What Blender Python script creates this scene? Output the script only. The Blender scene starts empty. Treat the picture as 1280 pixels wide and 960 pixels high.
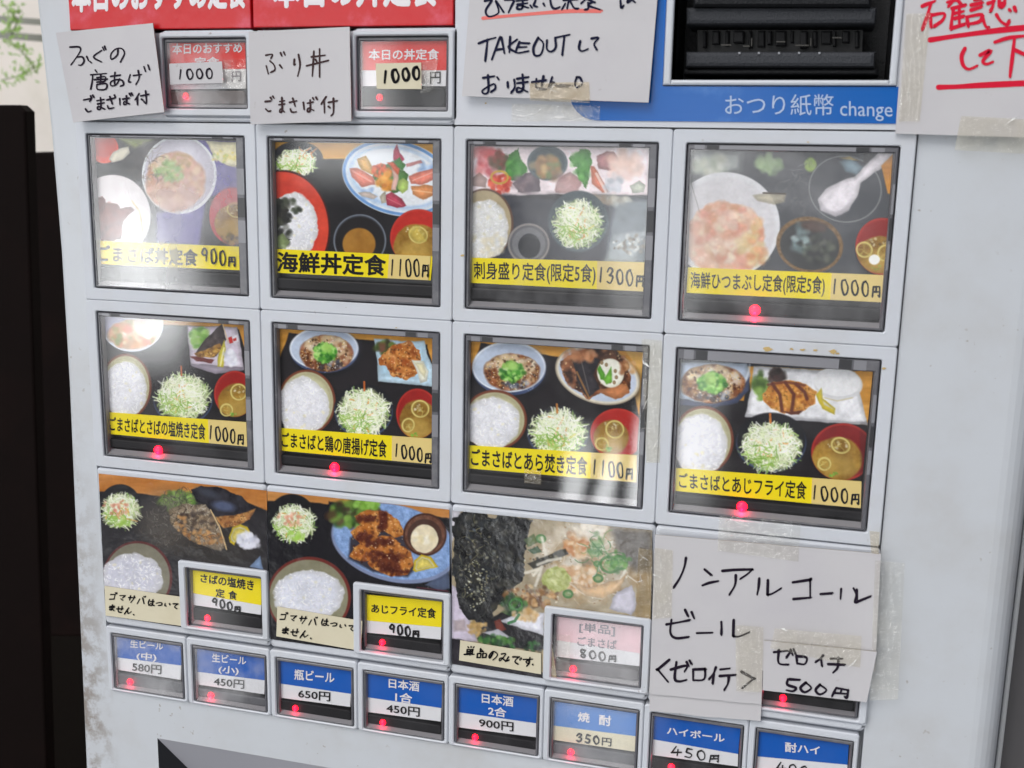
import bpy, math, random
import numpy as np
from mathutils import Matrix, Vector, geometry

SC = bpy.context.scene
COL = SC.collection
PITCH = 0.07            # metres per button pitch
ZTOP = 1.30             # height of the first row of buttons
MM = 1.0 / 70.0         # one millimetre in pitch units

# ------------------------------------------------------------------ camera
# pose of the camera relative to the front of the machine (x right, z down, d into the machine)
R_ = np.array([[0.9649099052, -0.0193024404, 0.2618707516],
               [0.0709446276, 0.9793686547, -0.1892191797],
               [-0.2528156138, 0.2011577837, 0.9463719203]])
T_ = np.array([-2.1394992137, -1.2574085315, 5.5363529203])
FPX = 1379.83
C_ = -R_.T @ T_

def W(X, Z, d=0.0):
    """machine coordinates -> world"""
    return (PITCH * X, PITCH * d, ZTOP - PITCH * Z)

def U(px, py, d=0.0):
    """measured photo point -> point of the machine at depth d"""
    px = np.asarray(px, float); py = np.asarray(py, float)
    v = np.stack([(px - 640) / FPX, (py - 480) / FPX, np.ones_like(px)], -1) @ R_
    s = (d - C_[2]) / v[..., 2]
    return C_[0] + s * v[..., 0], C_[1] + s * v[..., 1]

cam = bpy.data.cameras.new('camera')
cam.sensor_width = 36.0
cam.lens = FPX / 1280 * 36.0
cam.clip_start = 0.01
cam.clip_end = 200
camo = bpy.data.objects.new('camera', cam)
COL.objects.link(camo)
def ax(v): return Vector((v[0], v[2], -v[1]))
r, dn, fw = ax(R_[0]), ax(R_[1]), ax(R_[2])
M = Matrix.Identity(4)
for i in range(3):
    M[i][0] = r[i]; M[i][1] = -dn[i]; M[i][2] = -fw[i]
wc = W(C_[0], C_[1], C_[2])
for i in range(3): M[i][3] = wc[i]
camo.matrix_world = M
cam.dof.use_dof = True
cam.dof.focus_distance = 0.405
cam.dof.aperture_fstop = 25
SC.camera = camo

# ------------------------------------------------------------------ world, sun, exposure
SUN_EL, SUN_AZ = 48.0, 205.0
world = bpy.data.worlds.new('World'); SC.world = world
world.use_nodes = True
nt = world.node_tree; N = nt.nodes; L = nt.links
N.clear()
wout = N.new('ShaderNodeOutputWorld')
sky = N.new('ShaderNodeTexSky'); sky.sky_type = 'NISHITA'; sky.sun_disc = False
sky.sun_elevation = math.radians(SUN_EL); sky.sun_rotation = math.radians(SUN_AZ)
sky.dust_density = 3.0; sky.air_density = 1.0
bsky = N.new('ShaderNodeBackground'); bsky.inputs[1].default_value = 0.10
hs = N.new('ShaderNodeHueSaturation'); hs.inputs['Saturation'].default_value = 0.35
L.new(sky.outputs[0], hs.inputs['Color']); L.new(hs.outputs[0], bsky.inputs[0])
tc = N.new('ShaderNodeTexCoord')
sep = N.new('ShaderNodeSeparateXYZ'); L.new(tc.outputs['Generated'], sep.inputs[0])
def mth(op, a, b=None, c=None, clamp=False, tree=None):
    n = (tree or nt).nodes.new('ShaderNodeMath'); n.operation = op; n.use_clamp = clamp
    for k, v in enumerate((a, b, c)):
        if v is None: continue
        if isinstance(v, (int, float)): n.inputs[k].default_value = v
        else: (tree or nt).links.new(v, n.inputs[k])
    return n.outputs[0]
def smooth(v, a, b, tree=None):
    t = tree or nt
    n = t.nodes.new('ShaderNodeMapRange'); n.interpolation_type = 'SMOOTHSTEP'
    n.inputs['From Min'].default_value = a; n.inputs['From Max'].default_value = b
    t.links.new(v, n.inputs['Value']); return n.outputs[0]
negy = mth('MULTIPLY', sep.outputs['Y'], -1.0)
az = mth('MULTIPLY', mth('ARCTAN2', sep.outputs['X'], negy), 57.2958)
el = mth('MULTIPLY', mth('ARCSINE', sep.outputs['Z']), 57.2958)
nz = N.new('ShaderNodeTexNoise'); nz.inputs['Scale'].default_value = 9.0; nz.inputs['Detail'].default_value = 3
L.new(tc.outputs['Generated'], nz.inputs['Vector'])
azw = mth('ADD', az, mth('MULTIPLY', mth('SUBTRACT', nz.outputs[0], 0.5), 2.5))
elw = mth('ADD', el, mth('MULTIPLY', mth('SUBTRACT', nz.outputs[0], 0.5), 2.5))
def patch(a0, a1, e0, e1, sa, se, gain):
    m = mth('MULTIPLY', smooth(azw, a0 - sa, a0 + sa), smooth(azw, a1 + sa, a1 - sa))
    m = mth('MULTIPLY', m, mth('MULTIPLY', smooth(elw, e0 - se, e0 + se), smooth(elw, e1 + se, e1 - se)))
    return mth('MULTIPLY', m, gain)
# bright patches shaped for glare on the covers, standing in for the unseen street
tot = None
STREET_GLARE = [(-180, 180, -95, 2, 1, 2, 0.16),
          (-36, -29.5, -8, 4, 1.2, 2, 2.0), (-31.2, -30.2, -7, 2, .5, 1.5, 3.5), (-36.2, -35.2, -7, 2, .5, 1.5, 3.0), (-60, -34.0, -12, 6, 1.0, 2.5, 1.6),
          (-34.6, -31.7, -10.0, -2.6, 0.9, 2.0, 14.0),
          (-15, -8, -6, 1, 1.5, 2, 1.5), (-10.5, -8, -9, 3, .7, 2, 2.6), (-7.2, -4.6, -18, -10, 0.9, 2, 3.4), (-6.8, -4.6, -10, 4, 0.8, 2, 3.6), (-8, -2.5, 1, 6, 1.5, 1.2, 4.5),
          (-4, 5, -7, 3, 2, 2, 1.2),
          (-12.6, -11.4, -21, -15, 0.4, 1.5, 11.0), (-10.6, -9.6, -21, -15, 0.4, 1.5, 12.0), (-8.8, -8.0, -22, -13, 0.4, 1.5, 13.0),
          (-11.5, -7, -28, -22.5, 1.0, 1.5, 3.2),
          (-37, -29.8, -29, -21, 1.2, 2, 1.8), (-11, -7.5, -34, -28, 1, 1.5, 2.5),
          (-28, -22, 2, 9, 1.5, 2.0, 3.2), (-21, -12, 0, 20, 2, 3, 1.2), (-25.5, -21, -1, 5.5, 1.0, 1.5, 5.0)]
for p in STREET_GLARE:
    m = patch(*p); tot = m if tot is None else mth('ADD', tot, m)
below = smooth(el, 16.0, 7.0)
bst = N.new('ShaderNodeBackground'); bst.inputs[0].default_value = (0.97, 0.99, 1.0, 1)
STG = 1.25
L.new(mth('MULTIPLY', tot, STG), bst.inputs[1])
shade = N.new('ShaderNodeMixShader'); L.new(below, shade.inputs[0]); L.new(bsky.outputs[0], shade.inputs[1])
blk = N.new('ShaderNodeBackground'); blk.inputs[0].default_value = (0, 0, 0, 1); L.new(blk.outputs[0], shade.inputs[2])
add = N.new('ShaderNodeAddShader'); L.new(shade.outputs[0], add.inputs[0]); L.new(bst.outputs[0], add.inputs[1])
L.new(add.outputs[0], wout.inputs[0])

sun = bpy.data.lights.new('sun', 'SUN'); sun.energy = 1.08; sun.angle = math.radians(35); sun.color = (1, 0.985, 0.955)
suno = bpy.data.objects.new('sun', sun); COL.objects.link(suno)
sd = Vector((-0.42, -0.9, 1.1)).normalized()      # towards the light
suno.rotation_euler = sd.to_track_quat('Z', 'Y').to_euler()
suno.location = (0, -2, 4)
SC.view_settings.view_transform = 'Standard'; SC.view_settings.look = 'None'
SC.view_settings.gamma = 1.0; SC.view_settings.use_curve_mapping = False
SC.view_settings.exposure = 0.0
SC.render.engine = 'CYCLES'
SC.cycles.max_bounces = 8; SC.cycles.transparent_max_bounces = 24
SC.cycles.caustics_reflective = False; SC.cycles.caustics_refractive = False
SC.cycles.use_denoising = True

# ------------------------------------------------------------------ materials
def lin(c):
    c = np.asarray(c, float) / 255.0
    return np.where(c <= 0.04045, c / 12.92, ((c + 0.055) / 1.055) ** 2.4)
def L4(c): v = lin(c); return (float(v[0]), float(v[1]), float(v[2]), 1.0)
MATS = {}
def mat(name, rgb=(200, 200, 200), rough=0.5, metal=0.0, spec=0.5, stain=None, stain_scale=40, stain_amt=0.0, stain_rng=(0.42, 0.85),
        bump=0.0, bump_scale=300, emit=None, emit_s=0.0, speck=0.0, alpha=1.0, edge=0.0):
    if name in MATS: return MATS[name]
    m = bpy.data.materials.new(name); m.use_nodes = True; t = m.node_tree
    b = t.nodes['Principled BSDF']
    b.inputs['Roughness'].default_value = rough; b.inputs['Metallic'].default_value = metal
    b.inputs['Specular IOR Level'].default_value = spec
    b.inputs['Base Color'].default_value = L4(rgb)
    tc = t.nodes.new('ShaderNodeTexCoord')
    g = t.nodes.new('ShaderNodeNewGeometry')
    def noise(sc, det=5, rg=0.55):
        n = t.nodes.new('ShaderNodeTexNoise'); n.inputs['Scale'].default_value = sc
        n.inputs['Detail'].default_value = det; n.inputs['Roughness'].default_value = rg
        t.links.new(g.outputs['Position'], n.inputs['Vector']); return n
    cur = None
    def mixc(fac, a, bcol):
        n = t.nodes.new('ShaderNodeMix'); n.data_type = 'RGBA'
        t.links.new(fac, n.inputs['Factor'])
        if a is None: n.inputs['A'].default_value = L4(rgb)
        else: t.links.new(a, n.inputs['A'])
        n.inputs['B'].default_value = bcol
        return n.outputs['Result']
    if stain:
        f = mth('MULTIPLY', smooth(noise(stain_scale, 6, 0.6).outputs[0], stain_rng[0], stain_rng[1], t), stain_amt, tree=t)
        cur = mixc(f, cur, L4(stain))
    if speck > 0:
        f = mth('MULTIPLY', smooth(noise(420, 2, 0.5).outputs[0], 0.70, 0.77, t), smooth(noise(23, 2).outputs[0], 0.45, 0.65, t), tree=t)
        f = mth('MULTIPLY', f, speck, tree=t)
        cur = mixc(f, cur, L4((120, 100, 75)))
    if edge > 0:            # grime rubbed into the left edge of the cabinet, thicker lower down
        sp = t.nodes.new('ShaderNodeSeparateXYZ'); t.links.new(g.outputs['Position'], sp.inputs[0])
        wv = mth('ADD', sp.outputs['X'], mth('MULTIPLY', noise(55, 6, 0.65).outputs[0], 0.022, tree=t), tree=t)
        f = mth('MULTIPLY', smooth(wv, 0.010, -0.006, t), smooth(sp.outputs['Z'], 1.24, 1.06, t), tree=t)
        f = mth('MULTIPLY', f, smooth(noise(170, 5, 0.7).outputs[0], 0.40, 0.62, t), tree=t)
        cur = mixc(mth('MULTIPLY', f, edge, tree=t), cur, L4((118, 100, 82)))
    if cur is not None: t.links.new(cur, b.inputs['Base Color'])
    if bump > 0:
        bn = t.nodes.new('ShaderNodeBump'); bn.inputs['Strength'].default_value = bump; bn.inputs['Distance'].default_value = 0.001
        t.links.new(noise(bump_scale, 3).outputs[0], bn.inputs['Height']); t.links.new(bn.outputs[0], b.inputs['Normal'])
    if emit:
        b.inputs['Emission Color'].default_value = L4(emit); b.inputs['Emission Strength'].default_value = emit_s
    if alpha < 1:
        b.inputs['Alpha'].default_value = alpha
    MATS[name] = m; return m

def clear_mat(name, haze=0.03, rough=0.04, tint=(253, 253, 253), milk=(235, 235, 238), hscale=60, gain=1.3, scratch=0.0, bump=0.0, bscale=200):
    """thin clear plastic: transmission, Fresnel reflection, a milky share for scuffs and painted glare"""
    if name in MATS: return MATS[name]
    m = bpy.data.materials.new(name); m.use_nodes = True; t = m.node_tree; t.nodes.clear()
    o = t.nodes.new('ShaderNodeOutputMaterial')
    tr = t.nodes.new('ShaderNodeBsdfTransparent'); tr.inputs[0].default_value = L4(tint)
    gl = t.nodes.new('ShaderNodeBsdfGlossy'); gl.inputs['Roughness'].default_value = rough
    df = t.nodes.new('ShaderNodeBsdfDiffuse'); df.inputs[0].default_value = L4(milk)
    g = t.nodes.new('ShaderNodeNewGeometry')
    def noise(sc, det, rg=0.6, stretch=None):
        n = t.nodes.new('ShaderNodeTexNoise'); n.inputs['Scale'].default_value = sc; n.inputs['Detail'].default_value = det
        n.inputs['Roughness'].default_value = rg
        if stretch:
            mp = t.nodes.new('ShaderNodeMapping'); mp.inputs['Rotation'].default_value = (0, stretch[1], 0); mp.inputs['Scale'].default_value = stretch[0]
            t.links.new(g.outputs['Position'], mp.inputs[0]); t.links.new(mp.outputs[0], n.inputs['Vector'])
        else: t.links.new(g.outputs['Position'], n.inputs['Vector'])
        return n.outputs[0]
    lw = t.nodes.new('ShaderNodeLayerWeight'); lw.inputs[0].default_value = 0.5
    fr = mth('ADD', mth('MULTIPLY', mth('POWER', lw.outputs['Facing'], 5.0, tree=t), 0.96, tree=t), 0.04, tree=t)
    m1 = t.nodes.new('ShaderNodeMixShader')
    t.links.new(mth('MULTIPLY', fr, gain, clamp=True, tree=t), m1.inputs[0])
    t.links.new(tr.outputs[0], m1.inputs[1]); t.links.new(gl.outputs[0], m1.inputs[2])
    h = mth('MULTIPLY', smooth(noise(hscale, 5), 0.36, 0.70, t), haze, tree=t)
    if scratch > 0:
        s = smooth(noise(60, 4, 0.7, ((1, 1, 14), 0.7)), 0.62, 0.72, t)
        s2 = smooth(noise(70, 4, 0.7, ((12, 1, 1), 0.25)), 0.64, 0.74, t)
        h = mth('ADD', h, mth('MULTIPLY', mth('ADD', s, s2, tree=t), scratch, tree=t), tree=t)
    m2 = t.nodes.new('ShaderNodeMixShader'); t.links.new(h, m2.inputs[0])
    t.links.new(m1.outputs[0], m2.inputs[1]); t.links.new(df.outputs[0], m2.inputs[2])
    if bump > 0:
        bn = t.nodes.new('ShaderNodeBump'); bn.inputs['Strength'].default_value = bump; bn.inputs['Distance'].default_value = 0.002
        t.links.new(noise(bscale, 4, 0.6, ((1, 1, 2.5), 0.4)), bn.inputs['Height'])
        t.links.new(bn.outputs[0], gl.inputs['Normal'])
    t.links.new(m2.outputs[0], o.inputs[0])
    MATS[name] = m; return m

def print_mat(name='printed_photo', rough=0.45, bump=0.0, spec=0.12):
    if name in MATS: return MATS[name]
    m = bpy.data.materials.new(name); m.use_nodes = True; t = m.node_tree
    b = t.nodes['Principled BSDF']; b.inputs['Roughness'].default_value = rough; b.inputs['Specular IOR Level'].default_value = spec
    a = t.nodes.new('ShaderNodeAttribute'); a.attribute_name = 'print'
    t.links.new(a.outputs['Color'], b.inputs['Base Color'])
    if bump > 0:
        g = t.nodes.new('ShaderNodeNewGeometry'); n = t.nodes.new('ShaderNodeTexNoise'); n.inputs['Scale'].default_value = 130; n.inputs['Detail'].default_value = 3
        t.links.new(g.outputs['Position'], n.inputs['Vector'])
        bn = t.nodes.new('ShaderNodeBump'); bn.inputs['Strength'].default_value = bump; bn.inputs['Distance'].default_value = 0.002
        t.links.new(n.outputs[0], bn.inputs['Height']); t.links.new(bn.outputs[0], b.inputs['Normal'])
    MATS[name] = m; return m

BODY = mat('body_paint', (199, 203, 209), 0.32, stain=(165, 155, 142), stain_scale=26, stain_amt=0.35, bump=0.05, bump_scale=160, speck=0.7, edge=0.75)
CELL = mat('button_plastic', (203, 207, 215), 0.38, stain=(178, 172, 160), stain_scale=45, stain_amt=0.3, speck=0.6)
PANEL = mat('panel_paint', (206, 209, 217), 0.35, stain=(180, 174, 166), stain_scale=35, stain_amt=0.3, speck=0.5)
GAP = mat('panel_backing', (205, 207, 212), 0.6)
RIM = mat('rim_plastic', (96, 96, 102), 0.25, stain=(150, 148, 150), stain_scale=120, stain_amt=0.6)
TAB = mat('rim_tab', (48, 48, 52), 0.3)
TABL = mat('rim_tab_light', (132, 132, 138), 0.25)
TRAY = mat('tray_plastic', (66, 64, 68), 0.4)
BAR = mat('bar_plastic', (26, 24, 28), 0.42, spec=0.2)
YELLOW = mat('yellow_strip', (252, 230, 6), 0.5, spec=0.15)
CREAMP = mat('price_paper', (238, 212, 132), 0.55, stain=(225, 192, 110), stain_scale=60, stain_amt=0.5)
WHITEP = mat('label_white', (232, 232, 236), 0.45)
CREAML = mat('label_cream', (226, 218, 190), 0.5)
BLUE = mat('label_blue', (0, 90, 186), 0.5, spec=0.15)
BLUEG = mat('sign_blue', (0, 94, 178), 0.2, spec=0.28, stain=(96, 150, 214), stain_scale=34, stain_amt=0.6, stain_rng=(0.5, 0.72), bump=0.05, bump_scale=90)  # paler blue mottling is glare put into the sign colour
RED = mat('header_red', (206, 14, 26), 0.32, spec=0.5, stain=(224, 104, 128), stain_scale=60, stain_amt=0.75, stain_rng=(0.46, 0.70), bump=0.25, bump_scale=170)  # pink mottling is glare painted into the red, along with wear
REDL = mat('label_red', (226, 44, 36), 0.5, spec=0.15)
PINK = mat('label_pink', (238, 200, 208), 0.45)
INK = mat('ink_black', (18, 16, 20), 0.6, spec=0.1)
INKP = mat('marker_black', (34, 26, 40), 0.6, spec=0.1)
INKR = mat('marker_red', (214, 30, 58), 0.6, spec=0.1)
INKS = mat('marker_salmon', (232, 112, 104), 0.5)
INKW = mat('lettering_white', (236, 232, 236), 0.45)
INKG = mat('lettering_faded', (120, 112, 124), 0.5)
PAPER = mat('note_paper', (199, 197, 200), 0.6, stain=(184, 180, 188), stain_scale=30, stain_amt=0.5, speck=0.3, bump=0.5, bump_scale=28)
PAPERC = mat('note_paper_cream', (216, 208, 182), 0.55, stain=(196, 182, 150), stain_scale=50, stain_amt=0.5)
CARD = mat('card_edge', (150, 140, 120), 0.7)
BLACKP = mat('black_plastic', (30, 31, 35), 0.5, bump=0.35, bump_scale=1600)
BLACKB = mat('bar_face', (56, 58, 63), 0.6, spec=0.3, bump=0.4, bump_scale=1600)
DARK = mat('near_black_fill', (6, 6, 8), 0.6)
GLINT_GREY = mat('painted_glint', (70, 67, 62), 0.4)
GREYM = mat('tray_metal_lit', (182, 182, 190), 0.4)
GREYD = mat('tray_shade_and_plinth', (40, 41, 46), 0.45)  # dark copy of the tray grey, painted shade; also colours the plinth
LEDS = mat('lamp_red_small', (255, 20, 50), 0.3, emit=(255, 4, 26), emit_s=9.0)
LEDW = mat('lamp_red_weak', (255, 20, 50), 0.3, emit=(255, 10, 30), emit_s=.45)
LED = mat('lamp_red', (255, 20, 50), 0.3, emit=(255, 4, 26), emit_s=13.0)
ADH = mat('old_adhesive', (196, 168, 110), 0.6)
TAPE = clear_mat('clear_tape', 0.20, 0.08, (254, 253, 250), (240, 238, 230), 90, 1.6, bump=.5, bscale=120)
TAPEY = clear_mat('yellowed_tape', 0.17, 0.07, (254, 252, 246), (240, 234, 216), 120, 1.5, bump=.5, bscale=120)
TAPEB = clear_mat('aged_tape', 0.30, 0.08, (248, 240, 224), (220, 204, 176), 110, 1.8, bump=.6, bscale=120)

CREASE_GLINT = clear_mat('tape_crease_glint', 1.2, 0.1, (255, 255, 255), (246, 246, 244), 300, 1.5)  # whitish creases, also standing in for sky glints on the tape

# ------------------------------------------------------------------ mesh helpers
def children_fix(o, parent):
    if parent is not None:
        o.parent = parent
        o.matrix_parent_inverse = parent.matrix_world.inverted()

def link(name, verts, faces, mats, parent=None, fmat=None, smooth_=False):
    v = np.asarray(verts, float)
    c = (v.max(0) + v.min(0)) / 2
    me = bpy.data.meshes.new(name)
    me.from_pydata([tuple(p) for p in (v - c)], [], faces)
    if not isinstance(mats, (list, tuple)): mats = [mats]
    for m in mats: me.materials.append(m)
    if fmat is not None: me.polygons.foreach_set('material_index', fmat)
    if smooth_: me.polygons.foreach_set('use_smooth', [True] * len(faces))
    me.update()
    o = bpy.data.objects.new(name, me); COL.objects.link(o)
    o.location = c
    bpy.context.view_layer.update()
    children_fix(o, parent)
    return o

class MB:
    """collects geometry in machine coordinates (X right, Z down, d inwards)"""
    def __init__(s): s.v = []; s.f = []; s.m = []
    def vert(s, X, Z, d): s.v.append(W(X, Z, d)); return len(s.v) - 1
    def face(s, idx, m=0): s.f.append(list(idx)); s.m.append(m)
    def prism(s, pts, d0, d1, m=0, bevel=0.0, mside=None, back=True):
        """outline (list of X,Z, clockwise in the picture) from front d0 to back d1, front edge bevelled"""
        n = len(pts); p = np.array(pts, float)
        ms = m if mside is None else mside
        ar = 0.5 * np.sum(p[:, 0] * np.roll(p[:, 1], -1) - np.roll(p[:, 0], -1) * p[:, 1])
        if ar < 0: p = p[::-1].copy()
        rings = []
        if bevel > 0:
            e = np.roll(p, -1, 0) - p; e /= np.linalg.norm(e, axis=1)[:, None] + 1e-12
            nn = np.stack([-e[:, 1], e[:, 0]], 1)         # inward
            pn = np.roll(nn, 1, 0); mid = nn + pn; mid /= (np.sum(mid * nn, 1)[:, None] + 1e-9)
            for k, (a, b) in enumerate([(1.0, 0.0), (0.3, 0.3), (0.0, 1.0)]):
                q = p + mid * bevel * a
                rings.append([s.vert(x, z, d0 + bevel * b) for x, z in q])
        else:
            rings.append([s.vert(x, z, d0) for x, z in p])
        rings.append([s.vert(x, z, d1) for x, z in p])
        s.face(rings[0], m)
        for a, b in zip(rings[:-1], rings[1:]):
            for i in range(n):
                j = (i + 1) % n
                s.face([a[j], a[i], b[i], b[j]], ms)
        if back: s.face(rings[-1][::-1], ms)
    def ring(s, outer, inner, d0, d1, m=0, bevel=0.0, mi=None):
        """plate with a hole: two outlines with the same number of points"""
        n = len(outer); mi = m if mi is None else mi
        o = np.array(outer, float); i_ = np.array(inner, float)
        c = o.mean(0)
        b = bevel
        ob = o + (np.sign(c - o)) * b
        ib = i_ - (np.sign(c - i_)) * b
        O2 = [s.vert(x, z, d1) for x, z in o]; O1 = [s.vert(x, z, d0 + b) for x, z in o]; O0 = [s.vert(x, z, d0) for x, z in ob]
        I0 = [s.vert(x, z, d0) for x, z in ib]; I1 = [s.vert(x, z, d0 + b) for x, z in i_]; I2 = [s.vert(x, z, d1) for x, z in i_]
        for A, B, mm in ((O2, O1, m), (O1, O0, m), (O0, I0, m), (I0, I1, m), (I1, I2, mi)):
            for k in range(n):
                j = (k + 1) % n
                s.face([A[k], A[j], B[j], B[k]], mm)
    def box(s, X0, X1, Z0, Z1, d0, d1, m=0, bevel=0.0):
        s.prism([(X0, Z0), (X1, Z0), (X1, Z1), (X0, Z1)], d0, d1, m, bevel)
    def build(s, name, mats, parent=None, smooth_=False):
        s.f = [list(reversed(f)) for f in s.f]
        return link(name, s.v, s.f, mats, parent, s.m, smooth_)

def rrect(X0, X1, Z0, Z1, r, n=4):
    out = []
    for cx, cz, a0 in ((X1 - r, Z0 + r, -90), (X1 - r, Z1 - r, 0), (X0 + r, Z1 - r, 90), (X0 + r, Z0 + r, 180)):
        for k in range(n + 1):
            a = math.radians(a0 + 90 * k / n); out.append((cx + r * math.cos(a), cz + r * math.sin(a)))
    return out

CROP = {'a': (60, 0, .203125), 'b': (310, 0, .203125), 'c': (560, 0, .21875), 'd': (820, 0, .25), 'e': (1100, 0, .140625),
        'g': (90, 150, .1875), 'h': (90, 260, .1875), 'r': (1080, 100, .3125), 'q': (1080, 650, 200 / 619),
        '12': (320, 160, 250 / 1021), '13': (570, 160, 270 / 1016), '14': (840, 170, 290 / 1092),
        '21': (110, 380, 225 / 982), '22': (330, 390, 240 / 1002), '23': (570, 400, 265 / 1018), '24': (830, 420, 300 / 1108),
        '31': (110, 580, 235 / 1025), '32': (325, 600, 250 / 1043), '33': (555, 620, 270 / 1037), 'z': (800, 650, 340 / 1255),
        'k': (90, 770, .28125), 'l': (430, 820, .296875), 'm': (790, 860, .2421875), 'px': (0, 0, 1.0)}
def cu(crop, x, y, d=0.0):
    ox, oy, s = CROP[crop]
    return U(ox + np.asarray(x, float) * s, oy + np.asarray(y, float) * s, d)

def quadpts(crop, q, d):
    return [tuple(float(v) for v in cu(crop, x, y, d)) for x, y in q]

def slab(name, crop, q, d0, th, mats, parent=None, bevel=0.0, mside=None):
    mb = MB(); mb.prism(quadpts(crop, q, d0), d0, d0 + th, 0, bevel, mside)
    return mb.build(name, mats, parent)

# ---- lettering set in the built-in typeface, laid on a measured quad
def letters(name, items, crop, d, m, parent):
    """items: (text, quad TL TR BR BL in crop units, boldness)"""
    VV = []; FF = []
    for text, q, bold in items:
        c = bpy.data.curves.new('t', 'FONT'); c.body = text; c.resolution_u = 3
        o = bpy.data.objects.new('t', c); COL.objects.link(o)
        bpy.context.view_layer.update()
        dg = bpy.context.evaluated_depsgraph_get()
        me = bpy.data.meshes.new_from_object(o.evaluated_get(dg))
        n = len(me.vertices); co = np.empty(n * 3); me.vertices.foreach_get('co', co); co = co.reshape(-1, 3)
        mn = co.min(0); mx = co.max(0)
        s = (co[:, 0] - mn[0]) / (mx[0] - mn[0] + 1e-9); t = (mx[1] - co[:, 1]) / (mx[1] - mn[1] + 1e-9)
        Q = np.array(q, float)
        asp = (mx[0] - mn[0]) / (mx[1] - mn[1] + 1e-9)
        b_ = bold / (mx[1] - mn[1])
        s0, t0 = b_ / asp + s * (1 - 2 * b_ / asp), b_ + t * (1 - 2 * b_)
        fc = [list(p.vertices) for p in me.polygons]
        offs = [(0, 0)] if bold <= 0 else [(k * math.cos(a), k * math.sin(a)) for k, na in ((1.0, 8), (.45, 4)) for a in [6.2832 * z / na for z in range(na)]]
        for kk, (ox, oz) in enumerate(offs):
          s = s0 + ox * b_ / asp; t = t0 + oz * b_
          P = ((1 - s) * (1 - t))[:, None] * Q[0] + (s * (1 - t))[:, None] * Q[1] + (s * t)[:, None] * Q[2] + ((1 - s) * t)[:, None] * Q[3]
          dd = (d(P[:, 0], P[:, 1]) if callable(d) else d) - kk * .006 * MM
          X, Z = cu(crop, P[:, 0], P[:, 1], dd)
          dd = np.broadcast_to(dd, X.shape)
          base = len(VV)
          VV += [W(a, b, e) for a, b, e in zip(X, Z, dd)]
          FF += [[base + i for i in p] for p in fc]
        bpy.data.objects.remove(o); bpy.data.curves.remove(c); bpy.data.meshes.remove(me)
    return link(name, VV, FF, m, parent)

# ---- handwriting: pen strokes as ribbons with round ends
def catmull(p, step=4):
    p = np.array(p, float)
    if len(p) < 3: return p
    q = np.vstack([2 * p[0] - p[1], p, 2 * p[-1] - p[-2]]); out = []
    for i in range(1, len(q) - 2):
        for k in range(step):
            t = k / step
            a, b, c, e = q[i - 1], q[i], q[i + 1], q[i + 2]
            out.append(0.5 * ((2 * b) + (c - a) * t + (2 * a - 5 * b + 4 * c - e) * t * t + (3 * b - a - 3 * c + e) * t ** 3))
    out.append(p[-1]); return np.array(out)

def strokes(name, lines, crop, d, m, parent, w):
    """lines: lists of points in crop units; w: pen width in crop units"""
    VV = []; FF = []; rs = random.Random(len(name) + len(lines))
    for n, ln in enumerate(lines):
        ww = w * 1.14
        if isinstance(ln, tuple): ln, ww = ln
        p = catmull(ln)
        keep = [0]
        for i in range(1, len(p)):
            if np.linalg.norm(p[i] - p[keep[-1]]) > 0.15 * ww: keep.append(i)
        p = p[keep]
        if len(p) < 2: p = np.array([p[0], p[0] + [0.2 * ww, 0.1 * ww]])
        e = np.gradient(p, axis=0); e /= np.linalg.norm(e, axis=1)[:, None] + 1e-9
        nn = np.stack([-e[:, 1], e[:, 0]], 1)
        k = np.linspace(0, 1, len(p))
        hw = 0.5 * ww * (0.92 + 0.16 * np.sin(k * 5 + rs.random() * 6) - 0.12 * k)
        Lp = p + nn * hw[:, None]; Rp = p - nn * hw[:, None]
        a0 = math.atan2(nn[0, 1], nn[0, 0]); a1 = math.atan2(-nn[-1, 1], -nn[-1, 0])
        cap0 = [p[0] + hw[0] * np.array([math.cos(a0 + t), math.sin(a0 + t)]) for t in (0.8, 1.57, 2.34)]
        cap1 = [p[-1] + hw[-1] * np.array([math.cos(a1 + t), math.sin(a1 + t)]) for t in (0.8, 1.57, 2.34)]
        allp = np.vstack([Lp, Rp, cap0, cap1])
        dd = (d(allp[:, 0], allp[:, 1]) if callable(d) else d) - n * 0.0004 * MM * 8
        X, Z = cu(crop, allp[:, 0], allp[:, 1], dd); dd = np.broadcast_to(dd, X.shape)
        b = len(VV); VV += [W(a, c, f) for a, c, f in zip(X, Z, dd)]
        c_ = len(p)
        for i in range(c_ - 1): FF.append([b + i, b + i + 1, b + c_ + i + 1, b + c_ + i])
        FF.append([b + 0, b + c_, b + 2 * c_ + 2, b + 2 * c_ + 1, b + 2 * c_])
        FF.append([b + c_ - 1, b + 2 * c_ + 3, b + 2 * c_ + 4, b + 2 * c_ + 5, b + 2 * c_ - 1])
    return link(name, VV, FF, m, parent)

def S(txt):
    return [[tuple(float(v) for v in p.split(',')) for p in ln.split()] for ln in txt.split('|')]

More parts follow.
